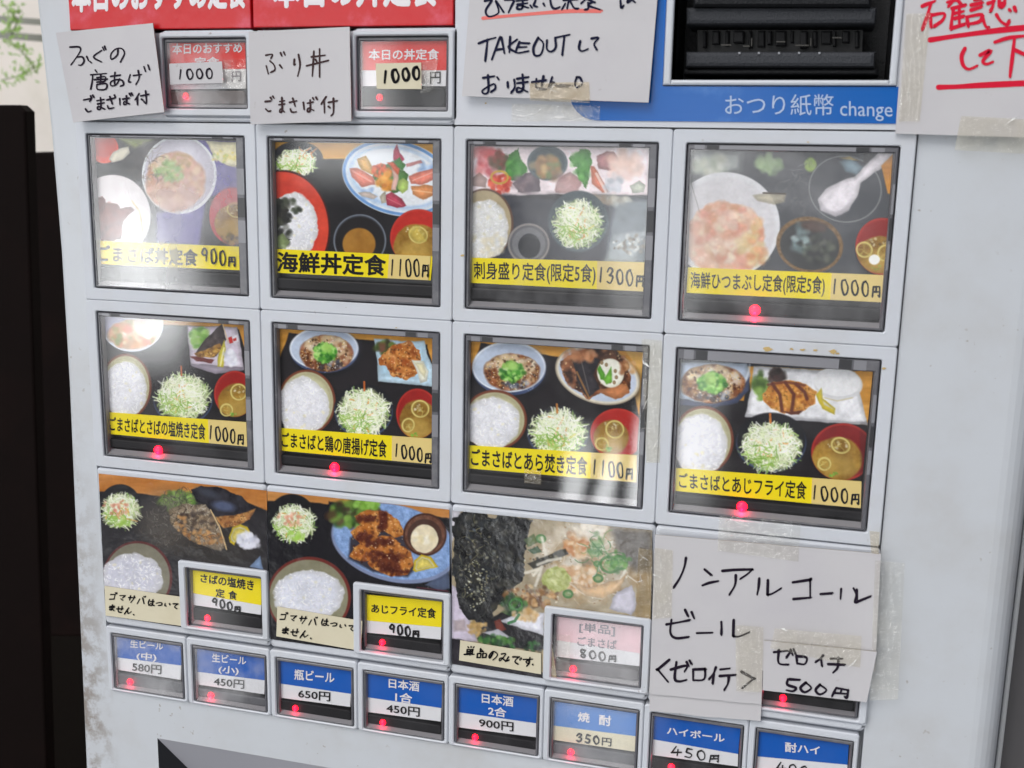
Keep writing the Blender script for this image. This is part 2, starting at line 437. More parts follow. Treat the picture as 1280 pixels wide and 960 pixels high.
GLY = {'0': '50 21 14 27 49 78 85 72 50', '1': '60 49', '3': '12 40 71 63 44|44 75 77 49 18', '4': '40 06 06 96|63 59',
       '5': '30 24 24 65 77 59 18|30 30 81', '8': '71 30 22 45 77 59 27 54 71', '9': '72 40 13 35 74 72|72 69',
       '円': '21 19|21 21 91 91 99 88|51 55|25 95',
       'ゴ': '12 12 72 72 78|18 78|70 81|90 91', 'マ': '12 82 82 55|36 68', 'サ': '03 93|21 26|71 74 49', 'バ': '23 09|62 99|70 81|90 91',
       'は': '10 05 19|33 83|60 68 39 27 46 78 99', 'つ': '04 52 84 78 39', 'い': '12 16 38|72 85', 'て': '12 82 82 45 47 79',
       'ま': '12 82|14 84|50 57 38 17 36 67 89', 'せ': '04 94|70 75 66|21 27 49 79', 'ん': '50 09 09 35 46 59 96', '.': '18 29',
       '単': '20 31|50 51|80 71|23 27|23 23 73 73 77|25 75|27 77|08 98|53 59', '品': '30 33|30 30 63 63|33 63|15 19|15 15 45 49|19 49|65 69|65 65 95 99|69 99',
       'の': '42 27 15 41 83 86 59', 'み': '11 51 18 06 25 68 97|84 69', 'で': '12 72 72 45 47 79|84 85|93 94', 'す': '02 92|60 65 46 34 53 66 49'}
def hand(text, x0, y0, x1, y1, h, wf=0.78, slant=0.0, seed=1):
    """library characters along a line from (x0,y0) to (x1,y1): centres of first and last character"""
    out = []; n = len(text); rs = random.Random(seed)
    for k, ch in enumerate(text):
        f = k / max(1, n - 1); cx = x0 + (x1 - x0) * f; cy = y0 + (y1 - y0) * f
        sp = (x1 - x0) / max(1, n - 1); wd = min(sp * wf, h * 1.1) if n > 1 else h
        if ch == '1': wd *= 0.45
        hh = h * (0.62 if ch in '円つい' and h > 20 and ch != '円' else 1.0) * rs.uniform(0.92, 1.06)
        if ch == ' ': continue
        if ch == '円': hh = h * 0.72; cy += h * 0.12
        for ln in GLY[ch].split('|'):
            pts = []
            for p in ln.split():
                a, b = int(p[0]) / 9 - 0.5, int(p[1]) / 9 - 0.5
                pts.append((cx + a * wd - b * slant * hh + rs.uniform(-.02, .02) * h, cy + b * hh + rs.uniform(-.02, .02) * h))
            out.append(pts)
    return out

# ------------------------------------------------------------------ printed food photographs (flat prints, colours per vertex)
_T = {}
def vnoise(X, Y, sc, seed=0):
    if seed not in _T: _T[seed] = np.random.RandomState(seed + 11).rand(64, 64)
    t = _T[seed]; x = X / sc + 1000.3; y = Y / sc + 1000.7
    i = np.floor(x).astype(int); j = np.floor(y).astype(int); u = x - i; v = y - j
    u = u * u * (3 - 2 * u); v = v * v * (3 - 2 * v)
    f = lambda a, b: t[b % 64, a % 64]
    return (f(i, j) * (1 - u) + f(i + 1, j) * u) * (1 - v) + (f(i, j + 1) * (1 - u) + f(i + 1, j + 1) * u) * v
def fbm(X, Y, sc, seed=0, o=3):
    r = 0; a = 0.5; tot = 0
    for k in range(o):
        r = r + a * vnoise(X, Y, sc / 2 ** k, seed + k); tot += a; a *= 0.55
    return r / tot

class Pic:
    def __init__(s, crop, quad, nx, ny, base):
        s.crop = crop; s.q = np.array(quad, float); s.nx = nx; s.ny = ny
        S_, T2 = np.meshgrid(np.linspace(0, 1, nx), np.linspace(0, 1, ny))
        w = [(1 - S_) * (1 - T2), S_ * (1 - T2), S_ * T2, (1 - S_) * T2]
        s.X = sum(w[k] * s.q[k][0] for k in range(4)); s.Y = sum(w[k] * s.q[k][1] for k in range(4))
        s.C = np.zeros((ny, nx, 3)) + np.array(base, float)
        s.X0, s.Y0 = s.X, s.Y
        A = np.array([s.q[1] - s.q[0], s.q[3] - s.q[0]]).T; s.inv = np.linalg.inv(A)
        s.px = np.linalg.norm(s.q[1] - s.q[0]) / nx
    def win(s, x0, x1, y0, y1):
        c = np.array([[x0, y0], [x1, y0], [x1, y1], [x0, y1]]) - s.q[0]
        st = c @ s.inv.T
        i0 = int(max(0, st[:, 0].min() * s.nx - 6)); i1 = int(min(s.nx, st[:, 0].max() * s.nx + 7))
        j0 = int(max(0, st[:, 1].min() * s.ny - 6)); j1 = int(min(s.ny, st[:, 1].max() * s.ny + 7))
        return (slice(j0, max(j0, j1)), slice(i0, max(i0, i1)))
    def mix(s, m, col, a=1.0, w=None):
        m = np.clip(m * a, 0, 1)[..., None]; col = np.asarray(col, float)
        if w is None: s.C = s.C * (1 - m) + col * m
        else: s.C[w] = s.C[w] * (1 - m) + col * m
    def E(s, cx, cy, rx, ry, ang=0, soft=6, wob=0, ws=60, seed=0):
        a = math.radians(ang); dx = s.X - cx; dy = s.Y - cy
        u = dx * math.cos(a) + dy * math.sin(a); v = -dx * math.sin(a) + dy * math.cos(a)
        r = np.sqrt((u / rx) ** 2 + (v / ry) ** 2)
        if wob: r = r + wob * 2 * (fbm(s.X, s.Y, ws, seed) - 0.5)
        return np.clip((1 - r) * min(rx, ry) / soft + 0.5, 0, 1)
    def P(s, pts, soft=6, wob=0, ws=40, seed=0):
        X = s.X; Y = s.Y
        if wob: X = X + wob * 2 * (fbm(s.X, s.Y, ws, seed) - 0.5); Y = Y + wob * 2 * (fbm(s.X, s.Y, ws, seed + 5) - 0.5)
        p = np.array(pts, float); ins = np.zeros(X.shape, bool); D = np.full(X.shape, 1e9)
        for k in range(len(p)):
            a = p[k]; b = p[(k + 1) % len(p)]
            cond = ((a[1] > Y) != (b[1] > Y)); xi = (b[0] - a[0]) * (Y - a[1]) / (b[1] - a[1] + 1e-9) + a[0]
            ins ^= cond & (X < xi)
            d = b - a; t = np.clip(((X - a[0]) * d[0] + (Y - a[1]) * d[1]) / (d @ d + 1e-9), 0, 1)
            D = np.minimum(D, np.hypot(X - a[0] - t * d[0], Y - a[1] - t * d[1]))
        s._D = D
        return np.clip(np.where(ins, D, -D) / soft + 0.5, 0, 1)
    def e(s, col, cx, cy, rx, ry, ang=0, a=1.0, **k): m = s.E(cx, cy, rx, ry, ang, **k); s.mix(m, col, a); return m
    def p(s, col, pts, a=1.0, **k):
        k.setdefault('wob', 4); m = s.P(pts, **k)
        sh = 0.80 + 0.24 * np.clip(s._D / 22, 0, 1) + 0.22 * (fbm(s.X, s.Y, 30, int(pts[0][0]) % 17, 3) - .5)
        s.mix(m, np.clip(np.array(col, float) * sh[..., None], 0, 255), a); return m
    def ring(s, col, cx, cy, rx, ry, w, ang=0, a=1.0, soft=5):
        m = s.E(cx, cy, rx, ry, ang, soft) * (1 - s.E(cx, cy, rx - w, ry - w, ang, soft)); s.mix(m, col, a)
    def tex(s, m, amp, sc, seed=0, o=3, tint=(1, 1, 1)):
        s.C = s.C + (m * amp * 2 * (fbm(s.X, s.Y, sc, seed, o) - 0.5))[..., None] * np.array(tint)
    def line(s, col, pts, w, a=1.0, soft=None, m=None):
        p = np.array(pts, float); soft = soft or max(3.0, s.px)
        wd = s.win(p[:, 0].min() - w, p[:, 0].max() + w, p[:, 1].min() - w, p[:, 1].max() + w)
        X = s.X[wd]; Y = s.Y[wd]
        if X.size == 0: return
        D = np.full(X.shape, 1e9)
        for A, B in zip(p[:-1], p[1:]):
            d = B - A; t = np.clip(((X - A[0]) * d[0] + (Y - A[1]) * d[1]) / (d @ d + 1e-9), 0, 1)
            D = np.minimum(D, np.hypot(X - A[0] - t * d[0], Y - A[1] - t * d[1]))
        k = np.clip((w / 2 - D) / soft + 0.5, 0, 1)
        if m is not None: k = k * m[wd]
        s.mix(k, col, a, wd)
    def strands(s, cx, cy, rx, ry, n, ln, w, cols, seed=0, a=0.9, curl=0.5, m=None):
        rs = random.Random(seed)
        for k in range(n):
            t = rs.random() * 6.283; q = math.sqrt(rs.random()); x = cx + rx * q * math.cos(t); y = cy + ry * q * math.sin(t)
            h = rs.random() * 6.283; c = rs.uniform(-curl, curl); l = ln * rs.uniform(0.5, 1.2)
            pts = [(x, y)]
            for z in range(4):
                x += l / 4 * math.cos(h); y += l / 4 * math.sin(h); h += c; pts.append((x, y))
            s.line(rs.choice(cols), pts, w * rs.uniform(0.7, 1.3), a * rs.uniform(0.6, 1), m=m)
    def bits(s, cx, cy, rx, ry, n, r0, r1, cols, seed=0, a=0.9, m=None, jit=18, hi=0.0):
        rs = random.Random(seed)
        for k in range(n):
            t = rs.random() * 6.283; q = math.sqrt(rs.random()); x = cx + rx * q * math.cos(t); y = cy + ry * q * math.sin(t)
            r = rs.uniform(r0, r1); h = rs.random() * 3.1; l = rs.uniform(0.2, 1.1) * r
            c = np.array(rs.choice(cols), float) + rs.uniform(-jit, jit)
            s.line(c, [(x, y), (x + l * math.cos(h), y + l * math.sin(h))], r * 1.5, a * rs.uniform(.6, 1), soft=r * 0.7 + 2, m=m)
            if hi: s.line(c + 70, [(x - r * .25, y - r * .3), (x - r * .1, y - r * .35)], r * .35, hi, soft=r * .3 + 1, m=m)
    def finish(s, name, d, m, parent=None, gain=0.93, grain=5, skirt=0.3 * MM, drop=None):
        mod = 1 + 0.09 * (fbm(s.X, s.Y, 44, 21, 3) - .5) + 0.07 * (fbm(s.X, s.Y, 13, 31, 2) - .5)
        s.C = s.C * mod[..., None]
        s.C = s.C + (np.random.RandomState(len(name) + s.nx).rand(*s.C.shape) - 0.5) * grain
        col = lin(np.clip(s.C, 4, 255)) * gain
        dd = d if not callable(d) else d(s.X0, s.Y0)
        X, Z = cu(s.crop, s.X0, s.Y0, dd)
        D = np.broadcast_to(dd, X.shape)
        co = np.stack([PITCH * X, PITCH * D, ZTOP - PITCH * Z], -1).reshape(-1, 3)
        ctr = (co.max(0) + co.min(0)) / 2; co = co - ctr
        nx, ny = s.nx, s.ny
        ii = np.arange((nx - 1) * (ny - 1)); x = ii % (nx - 1); y = ii // (nx - 1)
        a = y * nx + x
        f = np.stack([a, a + nx, a + nx + 1, a + 1], 1)
        # a thin sheet: back face and edges
        nb = nx * ny
        bk = co[[0, nx - 1, nb - 1, nb - nx]] + np.array([0, skirt * PITCH, 0])
        per = list(range(nx)) + list(range(2 * nx - 1, nb, nx)) + list(range(nb - 2, nb - nx - 1, -1)) + list(range(nb - 2 * nx, 0, -nx))
        co2 = np.vstack([co, bk])
        me = bpy.data.meshes.new(name)
        me.vertices.add(len(co2)); me.vertices.foreach_set('co', co2.ravel())
        segs = [per[:nx], per[nx - 1:nx - 1 + ny], per[nx + ny - 2:2 * nx + ny - 2], per[2 * nx + ny - 3:] + [per[0]]]
        polys = [[nb, nb + 1, nb + 2, nb + 3]]
        for k, sg in enumerate(segs): polys.append(sg + [nb + (k + 1) % 4, nb + k])
        if drop is not None:
            xc = s.X0.ravel()[a]; yc = s.Y0.ravel()[a]
            f = f[~drop(xc, yc)]; polys = []
        ext = [v for pl in polys for v in pl]
        nl = len(f) * 4 + len(ext)
        me.loops.add(nl); me.loops.foreach_set('vertex_index', np.concatenate([f.ravel(), np.array(ext, dtype=int)]).astype(int))
        me.polygons.add(len(f) + len(polys))
        st = list(range(0, len(f) * 4, 4)); tot = [4] * len(f); cur = len(f) * 4
        for pl in polys: st.append(cur); tot.append(len(pl)); cur += len(pl)
        me.polygons.foreach_set('loop_start', st); me.polygons.foreach_set('loop_total', tot)
        me.update(calc_edges=True); me.validate()
        at = me.color_attributes.new('print', 'FLOAT_COLOR', 'POINT')
        full = np.ones((len(co2), 4), np.float32); full[:nb, :3] = col.reshape(-1, 3); full[nb:, :3] = 0.7
        at.data.foreach_set('color', full.ravel())
        me.materials.append(m)
        o = bpy.data.objects.new(name, me); COL.objects.link(o); o.location = ctr
        bpy.context.view_layer.update(); children_fix(o, parent)
        return o

    # --- dishes
    def wood(s, m, col=(206, 146, 58)):
        s.mix(m, col); s.C = s.C + (m * 22 * (fbm(s.X, s.Y * 6, 160, 3) - .5) * 2)[..., None]
    def rice(s, cx, cy, rx, ry, seed=1, col=(236, 236, 242), ang=0):
        m = s.E(cx, cy, rx, ry, ang, 8, 0.10, 46, seed)
        s.mix(m, col); s.tex(m, 9, 30, seed); s.tex(m, 8, 9, seed + 2, 2)
        s.strands(cx, cy, rx, ry, 150, 17, 6, [(250, 250, 255), (246, 246, 250), (226, 226, 232), (236, 232, 226), (228, 228, 234)], seed, 0.45, 0.3, m)
        sh = np.clip(((s.X - cx) / rx * .55 + (s.Y - cy) / ry * .8), 0, 1); s.mix(m * sh * .25, (200, 200, 210))
        e_ = m * (1 - s.E(cx, cy, rx * .86, ry * .86, ang, 26, 0.1, 46, seed)); s.mix(e_, (190, 188, 186), .45)
        s.strands(cx, cy, rx, ry, 130, 15, 4.5, [(255, 255, 255), (250, 250, 255)], seed + 20, 0.9, 0.2, m)
        s.strands(cx + rx * .25, cy + ry * .25, rx * .75, ry * .75, 90, 13, 3.5, [(196, 196, 206), (208, 205, 202), (200, 202, 212)], seed + 21, 0.35, 0.2, m)
        s.bits(cx, cy, rx * .9, ry * .9, 7, 6, 10, [(236, 226, 176)], seed + 1, 0.5, m)
    def ricebowl(s, cx, cy, rx, ry, gx, gy, grx, gry, wall=(200, 198, 160), rim=(112, 54, 34), seed=1, ang=0):
        s.e((20, 16, 18), cx + 10, cy + 14, rx + 6, ry + 6, ang, 0.6, soft=30)
        s.e(rim, cx, cy, rx, ry, ang); m = s.e(wall, cx, cy, rx - 13, ry - 13, ang)
        s.tex(m, 10, 90, seed); s.ring((150, 140, 108), cx, cy, rx - 13, ry - 13, 22, ang, 0.5, 20)
        s.rice(gx, gy, grx, gry, seed)
    def cabbage(s, cx, cy, rx, ry, seed=1, bowl=(24, 24, 30), bowlr=1.2, n=300, edge=(70, 84, 118), by=18):
        if bowl is not None:
            bx, b_y = rx * bowlr, ry * bowlr
            s.e(bowl, cx, cy + by, bx, b_y, soft=8)
            m = (s.E(cx, cy + by, bx - 4, b_y - 4, 0, 6) - s.E(cx, cy + by - 10, bx - 8, b_y - 6, 0, 8)).clip(0, 1)
            s.mix(m, edge, 0.8)
        m = s.E(cx, cy, rx, ry, 0, 20, 0.16, 40, seed)
        s.mix(m, (186, 196, 150), 0.9); s.tex(m, 34, 24, seed)
        s.mix(s.E(cx - rx * .45, cy + ry * .45, rx * .5, ry * .45, 0, 40, .2, 40, seed) * m, (120, 160, 62), 0.6)
        cs = [(242, 246, 226), (236, 240, 210), (226, 236, 194), (206, 224, 168), (176, 204, 120), (248, 248, 240), (236, 236, 206), (140, 180, 96)]
        cm = s.E(cx, cy, rx * 1.16, ry * 1.16, 0, 8, 0.16, 26, seed + 2)
        s.strands(cx, cy, rx, ry, n // 3, 40, 8, [(110, 136, 70), (130, 150, 86), (90, 100, 60)], seed + 5, .55, .5, cm)
        s.strands(cx, cy, rx * .98, ry * .98, n, 58, 6, cs, seed, 0.95, 0.55, cm)
        s.mix(s.E(cx, cy - ry * .1, rx * .75, ry * .7, 0, 40, .15, 30, seed), (240, 240, 206), .38)
        s.strands(cx, cy, rx * .9, ry * .9, n // 3, 54, 4.5, [(252, 254, 246), (240, 246, 220), (214, 226, 178)], seed + 30, .9, .6, cm)
        s.strands(cx, cy, rx * .7, ry * .7, 12, 42, 8, [(226, 150, 62), (236, 170, 90), (222, 214, 110)], seed + 3, 0.8, 0.3)
        s.strands(cx, cy - ry * .2, rx * .8, ry * .7, n // 3, 50, 5, [(252, 254, 244), (246, 250, 226), (236, 244, 206)], seed + 9, 1.0, 0.6, cm)
        s.strands(cx - rx * .3, cy + ry * .4, rx * .6, ry * .5, n // 6, 40, 5, [(150, 190, 80), (120, 170, 60), (176, 210, 110)], seed + 12, .9, .5, cm)
    def miso(s, cx, cy, rx, ry, sx, sy, srx, sry, seed=1, red=(150, 26, 22), rings=(), ang=0):
        s.e((18, 12, 12), cx + 6, cy + 12, rx + 4, ry + 6, ang, .6, soft=24)
        m = s.e(red, cx, cy, rx, ry, ang); s.tex(m, 12, 120, seed)
        s.ring((200, 60, 46), cx, cy, rx, ry, 9, ang, .55, 6)
        k = s.E(sx, sy, srx, sry, ang, 10, 0.05, 60, seed) * m
        s.mix(k, (150, 112, 40)); s.tex(k, 34, 70, seed, 3, (1, .9, .5)); s.tex(k, 14, 14, seed + 1, 2)
        s.mix(s.E(sx, sy + sry * .3, srx * .7, sry * .5, 0, 40, .2, 50, seed) * k, (196, 164, 84), .6)
        s.bits(sx, sy - sry * .7, srx * .6, sry * .18, 12, 4, 8, [(232, 226, 206), (120, 96, 50), (210, 200, 170)], seed, .8, k)
        for x, y, a, b in rings:
            s.ring((214, 198, 120), x, y, a, b, 9, 20, .95); s.ring((150, 128, 60), x + 3, y + 3, a - 9, b - 9, 5, 20, .6)
            s.strands(x, y, a * .5, b * .5, 6, 30, 5, [(206, 190, 110), (178, 156, 80)], seed + 2, .6)
        s.bits(sx - srx * .2, sy + sry * .6, 20, 14, 8, 4, 7, [(90, 150, 50), (130, 180, 70)], seed + 7, .9, k)
    def soba(s, cx, cy, rx, ry, gx, gy, grx, gry, seed=1, bowl=(190, 202, 222)):
        s.e((16, 16, 22), cx + 8, cy + 22, rx + 4, ry + 12, 0, .8, soft=24)
        s.e((60, 74, 110), cx + 2, cy + 12, rx - 2, ry + 4, soft=6)
        s.strands(cx, cy + ry * .95, rx * .7, ry * .2, 24, 40, 5, [(150, 170, 200), (40, 52, 90)], seed, .5, m=s.E(cx, cy + 12, rx - 2, ry + 4))
        s.e((226, 232, 242), cx, cy, rx, ry); m = s.e(bowl, cx, cy + 2, rx - 9, ry - 9); s.tex(m, 9, 80, seed)
        s.mix(s.E(cx + rx * .5, cy, rx * .5, ry * .8, 0, 60), (160, 172, 196), .3)
        k = s.E(gx, gy, grx, gry, 0, 10, .06, 50, seed)
        s.mix(k, (116, 62, 26)); s.tex(k, 34, 34, seed)
        s.bits(gx, gy, grx, gry, 70, 10, 22, [(196, 150, 104), (166, 96, 52), (112, 58, 28), (212, 184, 150), (90, 50, 30), (186, 130, 112)], seed, .85, k)
        s.bits(gx, gy - gry * .5, grx * .8, gry * .45, 26, 14, 26, [(236, 232, 220), (226, 214, 186), (214, 190, 150)], seed + 1, .9, k)
        s.bits(gx + grx * .5, gy, grx * .35, gry * .6, 20, 8, 18, [(186, 150, 112), (206, 176, 140), (140, 90, 60)], seed + 2, .9, k)
        s.bits(gx + grx * .1, gy + gry * .6, grx * .5, gry * .25, 22, 8, 16, [(50, 58, 74), (90, 98, 116), (170, 172, 180), (60, 44, 40)], seed + 3, .9, k)
        s.bits(gx, gy, grx, gry, 120, 2.5, 4, [(226, 196, 130), (206, 170, 96)], seed + 4, .8, k)
        s.bits(gx, gy, grx, gry, 40, 4, 8, [(60, 30, 16), (44, 24, 18)], seed + 8, .8, k); s.bits(gx, gy, grx * .95, gry * .95, 60, 1.8, 3.4, [(252, 246, 232)], seed + 9, .9, k)
        s.bits(gx - grx * .02, gy - gry * .05, grx * .42, gry * .52, 40, 8, 13, [(40, 90, 30), (56, 120, 40)], seed + 10, .9)
        s.bits(gx - grx * .02, gy - gry * .05, grx * .42, gry * .52, 110, 7, 13, [(70, 148, 44), (104, 178, 62), (44, 110, 34), (150, 206, 96), (180, 222, 130)], seed + 5, .95, None)
        s.bits(gx - grx * .02, gy - gry * .35, grx * .12, gry * .15, 8, 14, 20, [(150, 196, 90), (166, 208, 110)], seed + 6, .95)
    def fried(s, pts, cols, seed=1, n=160, r=(8, 18), wob=14):
        m = s.P(pts, 7, wob, 34, seed); p = np.array(pts); c = p.mean(0); ex = np.ptp(p[:, 0]) / 2; ey = np.ptp(p[:, 1]) / 2
        s.mix(m, cols[0]); s.tex(m, 40, 46, seed, 3, (1, .75, .4))
        s.bits(c[0], c[1], ex * 1.1, ey * 1.1, n, r[0], r[1], cols, seed, .8, m, 22, .25)
        s.bits(c[0], c[1], ex, ey, n // 3, r[0] * .4, r[0] * .8, [np.array(cols[0]) * .45], seed + 1, .7, m); s.bits(c[0], c[1], ex, ey, n // 3, r[0] * .3, r[0] * .5, [(244, 214, 160)], seed + 2, .7, m)
        return m
    def lemon(s, pts, seed=1):
        m = s.p((232, 202, 50), pts); p = np.array(pts, float); c = p.mean(0)
        q = c + (p - c) * .78; k = s.p((240, 236, 190), q); q = c + (p - c) * .66; k = s.p((232, 214, 110), q); s.tex(k, 16, 12, seed)

# ------------------------------------------------------------------ the machine
def tag(o, label=None, cat=None, group=None, kind=None):
    if label: o['label'] = label
    if cat: o['category'] = cat
    if group: o['group'] = group
    if kind: o['kind'] = kind
    return o

FLOORZ = ZTOP / PITCH    # machine coordinate of the floor
vm = bpy.data.objects.new('ticket_machine', None); COL.objects.link(vm)
vm.location = W(2.15, FLOORZ, 2.0); vm.empty_display_size = 0.1
bpy.context.view_layer.update()
tag(vm, 'white restaurant meal ticket vending machine covered with food picture buttons and handwritten notes', 'ticket machine')

BD = 1.5 * MM            # body front
edgeL = [(-0.30, -4.0), (-0.262, -0.64), (-0.228, 0.0), (-0.214, 0.6), (-0.216, 1.3), (-0.231, 1.97), (-0.247, 2.8), (-0.262, 3.55), (-0.30, 6.0), (-0.30, FLOORZ - .4)]
XR = 4.535
mb = MB()
# front skin around the button panel and the ticket tray
PX0, PX1, PZ1 = -0.062, 3.947, 3.036
TX0, TX1, TZ0, TZ1 = 0.226, 3.4, 3.29, 4.6
cols_ = [PX0, TX0, TX1, PX1, XR - 0.10]
def fq(x0, z0, x1, z1): 
    a = [mb.vert(x0, z0, BD), mb.vert(x1, z0, BD), mb.vert(x1, z1, BD), mb.vert(x0, z1, BD)]; mb.face(a)
zs = [-4.0, -0.64, 0.0, 0.6, 1.3, 1.97, 2.8, 3.55, 6.0, FLOORZ - .4]
# left strip with a rolled edge
RB = 0.035
for (xa, za), (xb, zb) in zip(edgeL[:-1], edgeL[1:]):
    mb.face([mb.vert(xa + RB, za, BD), mb.vert(PX0, za, BD), mb.vert(PX0, zb, BD), mb.vert(xb + RB, zb, BD)])
    prev = None
    for k in range(6):
        t = math.pi / 2 * k / 5
        cur = (RB - RB * math.sin(t), BD + RB - RB * math.cos(t))
        if prev:
            mb.face([mb.vert(xa + cur[0], za, cur[1]), mb.vert(xa + prev[0], za, prev[1]), mb.vert(xb + prev[0], zb, prev[1]), mb.vert(xb + cur[0], zb, cur[1])])
        prev = cur
    mb.face([mb.vert(xa, za, 4.2), mb.vert(xa, za, BD + RB), mb.vert(xb, zb, BD + RB), mb.vert(xb, zb, 4.2)])
# right strip with a rolled edge
RB = 0.13
fq(PX1, -4.0, XR - RB, FLOORZ - .4)
prev = None
for k in range(9):
    t = math.pi / 2 * k / 8; cur = (XR - RB + RB * math.sin(t), BD + RB - RB * math.cos(t))
    if prev: mb.face([mb.vert(prev[0], -4, prev[1]), mb.vert(cur[0], -4, cur[1]), mb.vert(cur[0], FLOORZ - .4, cur[1]), mb.vert(prev[0], FLOORZ - .4, prev[1])])
    prev = cur
mb.face([mb.vert(XR, -4, BD + RB), mb.vert(XR, -4, 4.2), mb.vert(XR, FLOORZ - .4, 4.2), mb.vert(XR, FLOORZ - .4, BD + RB)])
fq(PX0, PZ1, PX1, TZ0); fq(PX0, TZ0, TX0, TZ1); fq(TX1, TZ0, PX1, TZ1); fq(PX0, TZ1, PX1, FLOORZ - .4)
fq(PX0, -4.0, PX1, -1.6)
# sides of the panel opening, back and top
for (x0, z0), (x1, z1) in zip([(PX0, -1.6), (PX1, -1.6), (PX1, PZ1), (PX0, PZ1)], [(PX1, -1.6), (PX1, PZ1), (PX0, PZ1), (PX0, -1.6)]):
    mb.face([mb.vert(x0, z0, BD), mb.vert(x0, z0, 10 * MM), mb.vert(x1, z1, 10 * MM), mb.vert(x1, z1, BD)])
mb.face([mb.vert(-.3, -4, 4.2), mb.vert(-.3, FLOORZ - .4, 4.2), mb.vert(XR, FLOORZ - .4, 4.2), mb.vert(XR, -4, 4.2)])
mb.face([mb.vert(-.3, -4, BD), mb.vert(-.3, -4, 4.2), mb.vert(XR, -4, 4.2), mb.vert(XR, -4, BD)])
mb.build('cabinet', BODY, vm)
mb = MB(); mb.box(-.25, XR - .05, FLOORZ - .4, FLOORZ, .3, 4.0, 0, .02); mb.build('plinth', GREYD, vm)
# the recess plate behind the buttons; bill slot opening left out of it
mb = MB()
for x0, x1, z0, z1 in [(PX0, 2.9, -1.6, PZ1), (2.9, 3.84, -.25, PZ1), (3.84, PX1, -1.6, PZ1)]:
    a = [mb.vert(x0, z0, 8 * MM), mb.vert(x1, z0, 8 * MM), mb.vert(x1, z1, 8 * MM), mb.vert(x0, z1, 8 * MM)]; mb.face(a)
mb.build('panel_backing', GAP, vm)
# door seam, side trim on the right
mb = MB(); mb.box(4.552, 4.575, -4, FLOORZ - .4, .20, 3.5, 0, .008); mb.build('door_trim', mat('trim_metal', (176, 178, 180), .35), vm)
mb = MB(); mb.box(4.535, 4.552, -4, FLOORZ - .4, .34, 3.5, 0); mb.build('door_seam', DARK, vm)
mb = MB(); mb.box(4.575, 6.6, -4, FLOORZ - .4, .36, 4.0, 0, .03); mb.build('side_panel', mat('side_paint', (88, 86, 88), .5, stain=(70, 66, 64), stain_scale=12, stain_amt=.5), vm)

# upper right plate with the bill slot cut in it
mb = MB()
px0, px1, pz0, pz1 = 1.944, 3.945, -1.6, -.064
sx0, sx1, sz1 = 2.888, 3.842, -.232
for q in ((px0, sx0, pz0, pz1), (sx0, sx1, sz1, pz1), (sx1, px1, pz0, pz1)):
    mb.box(q[0], q[1], q[2], q[3], 0.0, 8 * MM - .001, 0)
mb.build('upper_panel', PANEL, vm)

def cell_ring(mb, o, i, d0, d1, bev=.3 * MM, m=0, mi=None):
    mb.ring(rrect(o[0], o[1], o[2], o[3], .014), rrect(i[0], i[1], i[2], i[3], .010), d0, d1, m, bev, mi)

def pane(name, crop, q, d, m, parent):
    mb = MB(); pts = quadpts(crop, q, d); a = [mb.vert(x, z, d) for x, z in pts]; mb.face(a)
    return mb.build(name, m, parent)

PRINT = print_mat()
NX, NY = 290, 270
DC = 3.0 * MM           # depth of the printed card behind the cover
